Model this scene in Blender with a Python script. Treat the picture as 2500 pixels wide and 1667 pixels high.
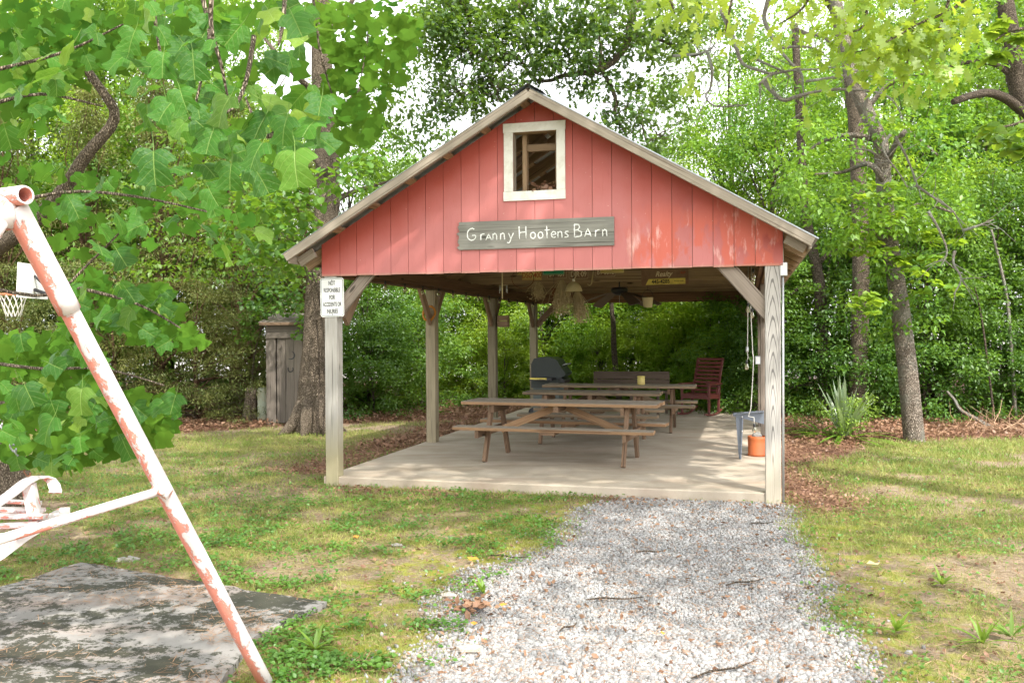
import bpy, math, random
import numpy as np
from mathutils import Vector, Matrix
random.seed(7); rng = np.random.default_rng(7)
S = bpy.context.scene; COL = S.collection
R = math.radians
for o in list(bpy.data.objects): bpy.data.objects.remove(o)

# ---------------------------------------------------------------- camera
F, PITCH, ROLL, EYE = 2196.15, -0.0085, -0.0057, 1.578      # solved from the photograph (pixels of the 2500 px picture)
cp, sp, cr, sr = math.cos(PITCH), math.sin(PITCH), math.cos(ROLL), math.sin(ROLL)
def ray(px, py):
    x, y = px-1250.0, py-833.5
    x, y = x*cr+y*sr, -x*sr+y*cr
    X, Y = x/F, -y/F
    return Vector((X, cp-Y*sp, Y*cp+sp))
fw = Vector((0, cp, sp)); rt = (ray(1251, 833.5)-ray(1250, 833.5)).normalized(); up = rt.cross(fw)
cam = bpy.data.objects.new('camera', bpy.data.cameras.new('camera')); COL.objects.link(cam)
cam.matrix_world = Matrix(((rt.x, up.x, -fw.x, 0), (rt.y, up.y, -fw.y, 0), (rt.z, up.z, -fw.z, EYE), (0, 0, 0, 1)))
cam.data.sensor_width = 36; cam.data.lens = F/2500*36; cam.data.clip_end = 2000; cam.data.clip_start = .05
S.camera = cam
def at(px, py, Y):
    r = ray(px, py); return Vector((0, 0, EYE)) + r*(Y/r.y)
def gnd(px, py, z=0.0):
    r = ray(px, py); return Vector((0, 0, EYE)) + r*((z-EYE)/r.z)

# ---------------------------------------------------------------- world, sun, exposure
SUN_TO = Vector((.36, -.60, .92)).normalized()               # towards the sun
el = math.asin(SUN_TO.z); az = math.atan2(SUN_TO.x, SUN_TO.y)
W = bpy.data.worlds.new('World'); S.world = W; W.use_nodes = True
nt = W.node_tree; nt.nodes.clear()
wo = nt.nodes.new('ShaderNodeOutputWorld'); bg = nt.nodes.new('ShaderNodeBackground'); sky = nt.nodes.new('ShaderNodeTexSky')
sky.sky_type = 'NISHITA'; sky.sun_disc = False; sky.sun_elevation = el; sky.sun_rotation = az
sky.air_density = 1.0; sky.dust_density = 3.0; sky.ozone_density = 1.0
# thin bright overcast veil: the sky colour is drawn towards its own brightness
bw = nt.nodes.new('ShaderNodeRGBToBW'); mul = nt.nodes.new('ShaderNodeMath'); mul.operation = 'MULTIPLY_ADD'; mul.inputs[1].default_value = 1.15; mul.inputs[2].default_value = 4.0
mx = nt.nodes.new('ShaderNodeMix'); mx.data_type = 'RGBA'; mx.inputs[0].default_value = .86
nt.links.new(sky.outputs[0], bw.inputs[0]); nt.links.new(bw.outputs[0], mul.inputs[0])
nt.links.new(sky.outputs[0], mx.inputs[6]); nt.links.new(mul.outputs[0], mx.inputs[7]); nt.links.new(mx.outputs[2], bg.inputs[0])
bg.inputs[1].default_value = .15; nt.links.new(bg.outputs[0], wo.inputs[0])
sl = bpy.data.lights.new('sun', 'SUN'); sl.energy = 2.7; sl.angle = R(.9); sl.color = (1, .95, .86)
so = bpy.data.objects.new('sun', sl); COL.objects.link(so); so.rotation_euler = SUN_TO.to_track_quat('Z', 'Y').to_euler(); so.location = (5, -8, 14)
S.view_settings.view_transform = 'Standard'; S.view_settings.look = 'None'; S.view_settings.exposure = 1.45; S.view_settings.gamma = 1
S.view_settings.use_curve_mapping = False
S.cycles.use_adaptive_sampling = True; S.cycles.adaptive_threshold = .02
S.cycles.use_denoising = True; S.cycles.max_bounces = 6; S.cycles.diffuse_bounces = 4; S.cycles.transmission_bounces = 4
S.cycles.sample_clamp_indirect = 6

# ---------------------------------------------------------------- materials
def new_mat(name):
    m = bpy.data.materials.new(name); m.use_nodes = True; t = m.node_tree; t.nodes.clear()
    out = t.nodes.new('ShaderNodeOutputMaterial'); b = t.nodes.new('ShaderNodeBsdfPrincipled'); t.links.new(b.outputs[0], out.inputs[0])
    return m, t, b, out
class G:                                                      # tiny node-graph helper
    def __init__(s, t): s.t = t
    def n(s, kind, **k):
        x = s.t.nodes.new(kind)
        for a, v in k.items(): setattr(x, a, v)
        return x
    def val(s, sock, v):
        if hasattr(v, 'is_linked') or isinstance(v, bpy.types.NodeSocket): s.t.links.new(v, sock)
        else: sock.default_value = v
    def coord(s, which='Object'): return s.n('ShaderNodeTexCoord').outputs[which]
    def map(s, vec, scale=(1, 1, 1), loc=(0, 0, 0), rot=(0, 0, 0)):
        m = s.n('ShaderNodeMapping'); s.val(m.inputs[0], vec); s.val(m.inputs[1], loc); m.inputs[2].default_value = rot; m.inputs[3].default_value = scale; return m.outputs[0]
    def noise(s, vec, scale, detail=4, rough=.55, dist=0.0, col=False):
        m = s.n('ShaderNodeTexNoise'); s.val(m.inputs['Vector'], vec); m.inputs['Scale'].default_value = scale; m.inputs['Detail'].default_value = detail
        m.inputs['Roughness'].default_value = rough; m.inputs['Distortion'].default_value = dist; return m.outputs[1 if col else 0]
    def ramp(s, fac, *stops):
        m = s.n('ShaderNodeValToRGB'); s.val(m.inputs[0], fac); e = m.color_ramp.elements
        while len(e) < len(stops): e.new(.5)
        for i, (p, c) in enumerate(stops): e[i].position = p; e[i].color = (*c, 1) if isinstance(c, tuple) else (c, c, c, 1)
        return m.outputs[0]
    def math(s, op, a, b=0.0, c=None, clamp=False):
        m = s.n('ShaderNodeMath', operation=op); m.use_clamp = clamp; s.val(m.inputs[0], a); s.val(m.inputs[1], b)
        if c is not None: s.val(m.inputs[2], c)
        return m.outputs[0]
    def mix(s, f, a, b, blend='MIX'):
        m = s.n('ShaderNodeMix', data_type='RGBA', blend_type=blend); s.val(m.inputs[0], f)
        for k, v in ((6, a), (7, b)): s.val(m.inputs[k], (*v, 1) if isinstance(v, tuple) and len(v) == 3 else v)
        return m.outputs[2]
    def bump(s, h, strength=.3, dist=.01):
        m = s.n('ShaderNodeBump'); m.inputs['Strength'].default_value = strength; m.inputs['Distance'].default_value = dist; s.val(m.inputs['Height'], h); return m.outputs[0]
    def xyz(s, v):
        m = s.n('ShaderNodeSeparateXYZ'); s.val(m.inputs[0], v); return m.outputs

def wood(name, a, b, dark, knots=True, top=None, stain=None, rough=.8, contrast=1.0, ringy=0.0):
    """weathered lumber, grain along the object's local Z"""
    m, t, bs, _ = new_mat(name); g = G(t)
    oi = g.n('ShaderNodeObjectInfo'); co = g.coord(); off = g.n('ShaderNodeCombineXYZ')
    for i in range(3): g.val(off.inputs[i], g.math('MULTIPLY', oi.outputs['Random'], 17.0+9*i))
    v0 = g.n('ShaderNodeVectorMath', operation='ADD'); g.val(v0.inputs[0], co); g.val(v0.inputs[1], off.outputs[0]); v = v0.outputs[0]
    fine = g.noise(g.map(v, (70, 70, 2.2)), 1.0, 5, .65, .6)
    broad = g.noise(g.map(v, (9, 9, .9)), 1.0, 4, .6, 1.2)
    col = g.mix(g.ramp(fine, (.3, 0.0), (.7, 1.0)), a, b)
    col = g.mix(g.ramp(broad, (.35, 0.0), (.75, .65)), col, tuple(x*.72 for x in b))
    tint = g.math('MULTIPLY_ADD', oi.outputs['Random'], .5, .75)
    crack = g.ramp(g.noise(g.map(v, (55, 55, .8)), 1.0, 2, .5, .4), (.60, 0.0), (.68, 1.0))
    col = g.mix(g.math('MULTIPLY', crack, .75*contrast), col, dark)
    if ringy:
        w = g.n('ShaderNodeTexWave', wave_type='RINGS', rings_direction='SPHERICAL'); g.val(w.inputs[0], g.map(co, (13, 5, .75), (.0, .1, -.35))); w.inputs['Scale'].default_value = 2.6
        w.inputs['Distortion'].default_value = 3.5; w.inputs['Detail'].default_value = 2; w.inputs['Detail Scale'].default_value = .8
        col = g.mix(g.math('MULTIPLY', g.ramp(w.outputs[0], (.80, 0.0), (.96, 1.0)), ringy), col, dark)
    if knots:
        vo = g.n('ShaderNodeTexVoronoi'); g.val(vo.inputs['Vector'], g.map(v, (7, 7, 1.9))); vo.inputs['Scale'].default_value = 1.0
        k = g.ramp(vo.outputs[0], (.07, 1.0), (.13, 0.0)); col = g.mix(g.math('MULTIPLY', k, .8), col, tuple(x*.5 for x in dark))
    if top:                                                   # upper faces bleached by the weather, with sunlit brightness added to the colour
        nz = g.xyz(g.n('ShaderNodeNewGeometry').outputs['Normal'])[2]
        col = g.mix(g.ramp(nz, (.55, 0.0), (.8, .9)), col, g.mix(fine, top, tuple(x*.62 for x in top)))
    if stain:                                                 # (world height, colour) damp foot of a post
        pz = g.xyz(g.n('ShaderNodeNewGeometry').outputs['Position'])[2]
        f = g.ramp(g.math('ADD', pz, g.math('MULTIPLY', g.math('SUBTRACT', broad, .5), .25)), (stain[0]*.35, 1.0), (stain[0], 0.0))
        col = g.mix(g.math('MULTIPLY', f, .75), col, stain[1])
    mm = g.n('ShaderNodeVectorMath', operation='SCALE'); g.val(mm.inputs[0], col); g.val(mm.inputs[3], tint); g.val(bs.inputs['Base Color'], mm.outputs[0])
    bs.inputs['Roughness'].default_value = rough; bs.inputs['Specular IOR Level'].default_value = .25
    h = g.math('ADD', g.math('MULTIPLY', fine, .6), g.math('MULTIPLY', crack, -1.0)); g.val(bs.inputs['Normal'], g.bump(h, .5, .004))
    return m
def plain(name, col, rough=.6, metal=0.0, var=.25, scale=12, bump=.15, dirt=None, dirt_amt=.5):
    m, t, bs, _ = new_mat(name); g = G(t); co = g.coord()
    n = g.noise(co, scale, 5, .6); c = g.mix(g.math('MULTIPLY', n, var*2), col, tuple(x*.55 for x in col))
    if dirt: c = g.mix(g.math('MULTIPLY', g.ramp(g.noise(co, scale*.35, 6, .65), (.45, 0.0), (.62, 1.0)), dirt_amt), c, dirt)
    g.val(bs.inputs['Base Color'], c); bs.inputs['Roughness'].default_value = rough; bs.inputs['Metallic'].default_value = metal
    if bump: g.val(bs.inputs['Normal'], g.bump(n, bump, .004))
    return m
def leafmat(name, dark, light, yellow, trans=.42, ymix=.25, gloss=.04, rough=.5, clump=.55):
    m = bpy.data.materials.new(name); m.use_nodes = True; t = m.node_tree; t.nodes.clear(); g = G(t)
    out = g.n('ShaderNodeOutputMaterial'); geo = g.n('ShaderNodeNewGeometry'); oi = g.n('ShaderNodeObjectInfo')
    rnd = geo.outputs['Random Per Island']
    c = g.mix(rnd, dark, light)
    big = g.noise(g.n('ShaderNodeNewGeometry').outputs['Position'], clump, 3, .6)
    c = g.mix(g.math('MULTIPLY', g.ramp(big, (.42, 0.0), (.66, 1.0)), ymix*1.6, clamp=True), c, yellow)
    c = g.mix(g.math('MULTIPLY', g.ramp(g.math('FRACT', g.math('MULTIPLY', rnd, 7.31)), (.8, 0.0), (1.0, 1.0)), ymix, clamp=True), c, yellow)
    sc = g.n('ShaderNodeVectorMath', operation='SCALE'); g.val(sc.inputs[0], c); g.val(sc.inputs[3], g.math('MULTIPLY_ADD', oi.outputs['Random'], .5, .75)); c = sc.outputs[0]
    d = g.n('ShaderNodeBsdfDiffuse'); g.val(d.inputs[0], c)
    tr = g.n('ShaderNodeBsdfTranslucent'); g.val(tr.inputs[0], g.mix(.45, c, tuple(min(1, x*1.9) for x in yellow)))
    s1 = g.n('ShaderNodeMixShader'); s1.inputs[0].default_value = trans; t.links.new(d.outputs[0], s1.inputs[1]); t.links.new(tr.outputs[0], s1.inputs[2])
    gl = g.n('ShaderNodeBsdfGlossy'); gl.inputs['Roughness'].default_value = rough
    s2 = g.n('ShaderNodeMixShader'); s2.inputs[0].default_value = gloss; t.links.new(s1.outputs[0], s2.inputs[1]); t.links.new(gl.outputs[0], s2.inputs[2]); t.links.new(s2.outputs[0], out.inputs[0])
    return m
def bark(name, a, b, scale=1.0, moss=None):
    m, t, bs, _ = new_mat(name); g = G(t); co = g.coord()
    vo = g.n('ShaderNodeTexVoronoi', feature='DISTANCE_TO_EDGE'); g.val(vo.inputs['Vector'], g.map(g.mix(.06, co, g.noise(co, 6*scale, 3, .6, col=True)), (26*scale, 26*scale, 6*scale)))
    n = g.noise(g.map(co, (30*scale, 30*scale, 8*scale)), 1, 5, .65)
    h = g.math('ADD', g.ramp(vo.outputs[0], (.02, 0.0), (.28, 1.0)), g.math('MULTIPLY', n, .5))
    c = g.mix(g.ramp(h, (.15, 0.0), (.95, 1.0)), a, b)
    if moss: c = g.mix(g.math('MULTIPLY', g.ramp(g.noise(co, 3.2, 5, .65), (.48, 0.0), (.6, 1.0)), .8), c, moss)
    g.val(bs.inputs['Base Color'], c); bs.inputs['Roughness'].default_value = .9; bs.inputs['Specular IOR Level'].default_value = .15
    g.val(bs.inputs['Normal'], g.bump(h, 1.0, .05)); return m

M = {}
M['post'] = wood('weathered_grey_post', (.44, .42, .385), (.33, .31, .28), (.11, .095, .08), stain=(.75, (.30, .26, .13)))
M['post_grain'] = wood('grey_post_with_growth_rings', (.52, .49, .455), (.41, .38, .35), (.13, .12, .115), knots=False, contrast=.5, ringy=.85, stain=(.6, (.42, .37, .28)))
M['post_in'] = wood('brown_green_post', (.33, .29, .19), (.24, .20, .135), (.05, .035, .025))
M['brace'] = wood('brown_brace', (.32, .22, .145), (.21, .14, .09), (.05, .03, .02))
M['brace_grey'] = wood('grey_brown_brace', (.36, .30, .25), (.25, .20, .16), (.07, .05, .04))
M['rake'] = wood('rake_board', (.43, .37, .30), (.31, .26, .21), (.14, .10, .07), contrast=.8)
M['rafter'] = wood('rafter_lumber', (.38, .26, .16), (.27, .18, .11), (.07, .04, .025))
M['loft'] = wood('loft_board', (.34, .25, .15), (.23, .165, .10), (.04, .025, .018))
M['beam'] = wood('beam_brown', (.24, .14, .08), (.16, .09, .055), (.035, .02, .015))
M['table'] = wood('table_brown', (.38, .235, .125), (.27, .16, .09), (.07, .035, .02), top=(.42, .375, .31))
M['table_old'] = wood('table_weathered', (.29, .21, .135), (.20, .145, .09), (.05, .03, .02), top=(.34, .30, .235))
M['table_leg'] = wood('table_leg', (.23, .145, .09), (.15, .095, .06), (.05, .03, .02))
M['sign_wood'] = wood('old_sign_board', (.27, .26, .235), (.16, .155, .135), (.06, .055, .045), contrast=1.2)
M['outhouse'] = wood('silvered_outhouse_board', (.21, .18, .15), (.13, .11, .09), (.05, .04, .035))
M['bench_dark'] = wood('dark_bench_plank', (.13, .095, .07), (.08, .06, .045), (.03, .02, .015))
M['trim'] = plain('white_trim_paint', (.80, .78, .72), .5, var=.07, scale=25, dirt=(.55, .50, .42), dirt_amt=.5)
M['white'] = plain('white_paint', (.78, .78, .76), .5, var=.05)
M['black'] = plain('black_paint_and_hole', (.02, .02, .022), .5, var=.1)
M['signgreen'] = plain('dark_sign_border', (.03, .06, .05), .5, var=.1)
M['metal_roof'] = plain('galvanised_roof', (.42, .45, .46), .42, .7, var=.2, scale=5, dirt=(.20, .12, .07), dirt_amt=.35)
M['conduit'] = plain('grey_conduit', (.50, .51, .52), .4, .5, var=.1)
M['chain'] = plain('galvanised_chain', (.42, .42, .44), .38, .85, var=.3, scale=40)
M['grey_metal'] = plain('grey_blue_painted_metal', (.20, .225, .27), .45, .3, var=.2)
M['dark_metal'] = plain('dark_metal', (.035, .035, .04), .35, .3, var=.3)
M['grill'] = plain('grill_enamel', (.035, .045, .042), .42, .1, var=.2)
M['cart'] = plain('grill_cart_grey', (.12, .15, .145), .5, .1, var=.2)
M['yellow'] = plain('yellow_enamel', (.85, .72, .14), .5, var=.15, dirt=(.25, .17, .05), dirt_amt=.4)
M['yellow_old'] = plain('aged_yellow_plate', (.70, .58, .18), .55, var=.2, dirt=(.35, .22, .08), dirt_amt=.45)
M['green_plate'] = plain('green_street_sign', (.03, .34, .17), .45, var=.2)
M['brown_plate'] = plain('rusty_plate', (.28, .17, .10), .6, var=.4, dirt=(.12, .06, .03))
M['red_text'] = plain('faded_red_lettering', (.45, .05, .02), .5)
M['pale_text'] = plain('pale_lettering', (.80, .70, .45), .5)
M['dark_text'] = plain('dark_lettering', (.05, .045, .03), .5)
M['maroon'] = plain('maroon_chair_paint', (.14, .028, .022), .5, var=.3, dirt=(.06, .03, .02))
M['orange'] = plain('orange_drum', (.52, .13, .035), .5, var=.2, dirt=(.35, .09, .03))
M['rock'] = plain('pale_rock', (.40, .38, .35), .85, var=.5, scale=14, bump=.5, dirt=(.20, .16, .12))
M['straw'] = plain('dried_grass', (.62, .50, .28), .9, var=.5, scale=30)
M['tan'] = plain('tan_shade', (.60, .52, .30), .5, var=.2)
M['rust'] = plain('rusty_iron', (.20, .085, .04), .8, var=.5, scale=20, bump=.4)
M['glass'] = None
m, t, bs, _ = new_mat('bulb_glass'); bs.inputs['Base Color'].default_value = (.9, .85, .7, 1); bs.inputs['Roughness'].default_value = .06; bs.inputs['Transmission Weight'].default_value = .9; bs.inputs['IOR'].default_value = 1.2; M['glass'] = m
M['cord'] = plain('white_cord', (.62, .60, .54), .6, var=.1)
M['cord_dark'] = plain('black_cord', (.03, .03, .03), .6)
M['blade'] = plain('fan_blade', (.17, .125, .09), .5, var=.3)
M['wreath'] = plain('orange_wreath', (.60, .24, .03), .8, var=.5, scale=40)
M['net'] = plain('net_cord', (.70, .68, .60), .8, var=.1)
M['orange_rim'] = plain('orange_rim', (.60, .20, .10), .5)
M['bark'] = bark('oak_bark', (.055, .04, .028), (.36, .29, .215), .8)
M['bark_pale'] = bark('young_oak_bark', (.10, .075, .055), (.46, .385, .315), .75, moss=(.34, .32, .27))
M['bark_dark'] = bark('forest_bark', (.05, .038, .028), (.24, .19, .145), .8)
M['lichen'] = bark('lichen_twig', (.22, .18, .14), (.60, .55, .47), 2.5, moss=(.58, .60, .52))
M['cedarbark'] = bark('cedar_bark', (.10, .05, .03), (.27, .16, .10), 1.0)
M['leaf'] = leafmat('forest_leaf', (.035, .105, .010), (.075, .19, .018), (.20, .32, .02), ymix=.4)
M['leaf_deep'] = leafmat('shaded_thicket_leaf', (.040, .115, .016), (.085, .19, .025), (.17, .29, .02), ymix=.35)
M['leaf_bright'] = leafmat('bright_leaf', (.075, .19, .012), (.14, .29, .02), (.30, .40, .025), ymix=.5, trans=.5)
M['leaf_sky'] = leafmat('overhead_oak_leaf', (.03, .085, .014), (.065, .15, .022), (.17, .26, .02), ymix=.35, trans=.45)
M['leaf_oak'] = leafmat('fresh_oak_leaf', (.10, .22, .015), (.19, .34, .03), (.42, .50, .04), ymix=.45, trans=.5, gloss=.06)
M['leaf_cedar'] = leafmat('cedar_needle', (.050, .075, .018), (.12, .155, .038), (.24, .24, .06), ymix=.4, trans=.2, gloss=.03)
M['leaf_yucca'] = leafmat('yucca_blade', (.10, .20, .09), (.20, .32, .14), (.32, .42, .14), ymix=.3, gloss=.2)
M['leaf_fern'] = leafmat('nandina_leaf', (.08, .17, .02), (.14, .26, .03), (.25, .34, .04), ymix=.3)
M['grass'] = leafmat('lawn_grass', (.07, .14, .015), (.15, .235, .03), (.33, .32, .10), ymix=.55, trans=.3, gloss=.03, clump=1.4)
M['clover'] = leafmat('clover_weeds', (.05, .16, .015), (.10, .25, .025), (.17, .28, .03), ymix=.25, trans=.35, gloss=.05, clump=1.2)
M['dead_leaf'] = leafmat('dead_leaf', (.11, .052, .030), (.27, .145, .09), (.38, .25, .15), ymix=.35, trans=.15, gloss=.03, clump=1.5)
M['needle'] = leafmat('pine_straw', (.24, .13, .065), (.42, .27, .16), (.45, .35, .2), ymix=.3, trans=.1, gloss=.03)
M['bigleaf'] = None
m = bpy.data.materials.new('tulip_tree_leaf'); m.use_nodes = True; t = m.node_tree; t.nodes.clear(); g = G(t)
out = g.n('ShaderNodeOutputMaterial'); oi = g.n('ShaderNodeObjectInfo'); co = g.coord(); X = g.xyz(co)
ax = g.math('ABSOLUTE', X[0]); vein = g.ramp(ax, (.010, 1.0), (.022, 0.0))
sd = g.math('PINGPONG', g.math('ADD', X[1], g.math('MULTIPLY', ax, -.9)), .105); v2 = g.ramp(sd, (.004, .6), (.014, 0.0))
vv = g.math('MAXIMUM', vein, v2)
c = g.mix(oi.outputs['Random'], (.010, .060, .007), (.055, .18, .014))
c = g.mix(g.ramp(g.math('FRACT', g.math('MULTIPLY', oi.outputs['Random'], 13.7)), (.78, 0.0), (.97, 1.0)), c, (.24, .34, .045))
c = g.mix(g.math('MULTIPLY', g.noise(co, 2.2, 4), .5), c, (.05, .15, .03)); c = g.mix(g.math('MULTIPLY', vv, .55), c, (.26, .36, .10))
pb = g.n('ShaderNodeBsdfPrincipled'); g.val(pb.inputs['Base Color'], c); pb.inputs['Roughness'].default_value = .42; pb.inputs['Specular IOR Level'].default_value = .22
g.val(pb.inputs['Normal'], g.bump(g.math('ADD', g.math('MULTIPLY', vv, -1.0), g.noise(co, 7, 3)), .35, .02))
tr = g.n('ShaderNodeBsdfTranslucent'); g.val(tr.inputs[0], g.mix(.5, c, (.26, .48, .04))); ms = g.n('ShaderNodeMixShader'); ms.inputs[0].default_value = .40
t.links.new(pb.outputs[0], ms.inputs[1]); t.links.new(tr.outputs[0], ms.inputs[2]); t.links.new(ms.outputs[0], out.inputs[0]); M['bigleaf'] = m

def red_paint():
    m, t, bs, _ = new_mat('barn_red_paint'); g = G(t); co = g.coord(); x = g.xyz(co); oi = g.n('ShaderNodeObjectInfo')
    grain = g.noise(g.map(co, (60, 60, 5)), 1, 5, .65, .4)
    fresh, faded = (.40, .068, .048), (.53, .185, .18)  # the deep red carries overhang shade as well as unfaded paint
    # sun fading grows downwards from the roof; overhang shade is mixed into the colour
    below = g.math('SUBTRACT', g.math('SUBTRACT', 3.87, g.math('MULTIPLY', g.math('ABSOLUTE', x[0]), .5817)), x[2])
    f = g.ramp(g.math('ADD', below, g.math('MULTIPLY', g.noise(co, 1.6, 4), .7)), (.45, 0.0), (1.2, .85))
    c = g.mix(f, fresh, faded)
    # patches on the right where the chalky film has washed off or gone pale
    reg = g.math('MULTIPLY', g.ramp(g.math('ADD', g.math('MULTIPLY', x[0], .5), g.math('MULTIPLY', g.math('SUBTRACT', g.noise(co, 2.2, 3), .5), .8)), (.42, 0.0), (.60, 1.0)), g.ramp(g.math('MULTIPLY', x[2], .333), (.865, 1.0), (.95, 0.0)))
    streak = g.noise(g.map(co, (4.5, 4.5, 2.0)), 1.0, 5, .6)
    c = g.mix(g.math('MULTIPLY', reg, g.ramp(streak, (.44, 0.0), (.50, .85))), c, (.56, .115, .072))
    c = g.mix(g.math('MULTIPLY', reg, g.ramp(g.noise(g.map(co, (7, 7, 1.8), (3, 0, 1)), 1.0, 6, .65), (.57, 0.0), (.68, .9))), c, (.74, .46, .42))
    c = g.mix(g.math('MULTIPLY', g.ramp(grain, (.2, 1.0), (.42, 0.0)), .30), c, (.30, .05, .04))
    ch = g.ramp(g.noise(co, 38, 3, .6), (.73, 0.0), (.76, 1.0)); c = g.mix(g.math('MULTIPLY', ch, .7), c, (.75, .55, .48))
    c = g.mix(g.ramp(g.noise(g.map(co, (14, 14, 5)), 1, 4, .7), (.755, 0.0), (.77, .9)), c, (.10, .03, .02))
    foot = g.ramp(g.math('MULTIPLY', g.math('ADD', x[2], g.math('MULTIPLY', grain, .03)), .4), (.888, .5), (.893, 0.0)); c = g.mix(foot, c, (.45, .28, .2))
    sc = g.n('ShaderNodeVectorMath', operation='SCALE'); g.val(sc.inputs[0], c); g.val(sc.inputs[3], g.math('MULTIPLY_ADD', oi.outputs['Random'], .10, .95))
    g.val(bs.inputs['Base Color'], sc.outputs[0]); bs.inputs['Roughness'].default_value = .62
    g.val(bs.inputs['Normal'], g.bump(grain, .35, .003)); return m
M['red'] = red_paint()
def flaking():
    m, t, bs, _ = new_mat('flaking_red_and_white_paint'); g = G(t); co = g.coord()
    n = g.noise(g.map(co, (1, 1, .55)), 24, 7, .72, .5); big = g.noise(g.map(co, (1, 1, .4)), 7, 4, .6)
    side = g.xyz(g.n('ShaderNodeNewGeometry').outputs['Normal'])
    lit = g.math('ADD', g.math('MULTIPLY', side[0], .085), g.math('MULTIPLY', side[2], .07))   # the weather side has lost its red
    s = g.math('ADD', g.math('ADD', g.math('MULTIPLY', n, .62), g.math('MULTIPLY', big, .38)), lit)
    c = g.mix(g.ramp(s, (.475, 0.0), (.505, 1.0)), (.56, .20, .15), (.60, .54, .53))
    c = g.mix(g.ramp(g.noise(co, 45, 4, .7), (.62, 0.0), (.68, .7)), c, (.66, .42, .37))
    c = g.mix(g.ramp(g.noise(co, 26, 5, .7), (.68, 0.0), (.72, .8)), c, (.16, .07, .05))
    c = g.mix(g.ramp(g.noise(co, 11, 4, .6), (.66, 0.0), (.70, .8)), c, (.55, .62, .60))
    g.val(bs.inputs['Base Color'], c); bs.inputs['Roughness'].default_value = .6; g.val(bs.inputs['Normal'], g.bump(g.math('ADD', g.ramp(s, (.475, 0.0), (.505, 1.0)), n), .7, .004)); return m
M['flake'] = flaking()
def concrete(name, a, b, stain, moss=False):
    m, t, bs, _ = new_mat(name); g = G(t); co = g.n('ShaderNodeNewGeometry').outputs['Position']
    n = g.noise(co, 2.2, 6, .6); c = g.mix(g.ramp(n, (.3, 0.0), (.7, 1.0)), a, b)
    c = g.mix(g.math('MULTIPLY', g.ramp(g.noise(g.map(co, (.7, 3.5, 1)), .9, 5, .6, .6), (.50, 0.0), (.72, 1.0)), .6), c, stain)
    c = g.mix(g.math('MULTIPLY', g.ramp(g.noise(g.map(co, (.5, 2.2, 1), (4, 7, 0)), 1.1, 4, .6), (.52, 0.0), (.75, 1.0)), .35), c, (.42, .25, .18))
    c = g.mix(g.math('MULTIPLY', g.noise(co, 90, 3, .7), .35), c, tuple(x*.6 for x in a))
    if moss:
        k = g.noise(g.map(co, (.8, 1.2, 1)), 1.3, 8, .76, .2); fr = g.noise(co, 16, 6, .8)
        c = g.mix(g.ramp(g.math('ADD', g.math('MULTIPLY', k, .6), g.math('MULTIPLY', fr, .4)), (.49, 0.0), (.515, .93)), c, (.017, .018, .006))
    g.val(bs.inputs['Base Color'], c); bs.inputs['Roughness'].default_value = .85; g.val(bs.inputs['Normal'], g.bump(g.math('ADD', g.noise(co, 60, 4, .7), n), .3, .006)); return m
M['slab'] = concrete('shed_slab_concrete', (.34, .28, .21), (.47, .41, .335), (.20, .155, .10))
M['pad'] = concrete('mossy_asphalt', (.20, .188, .178), (.27, .255, .24), (.15, .14, .13), moss=True)

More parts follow.
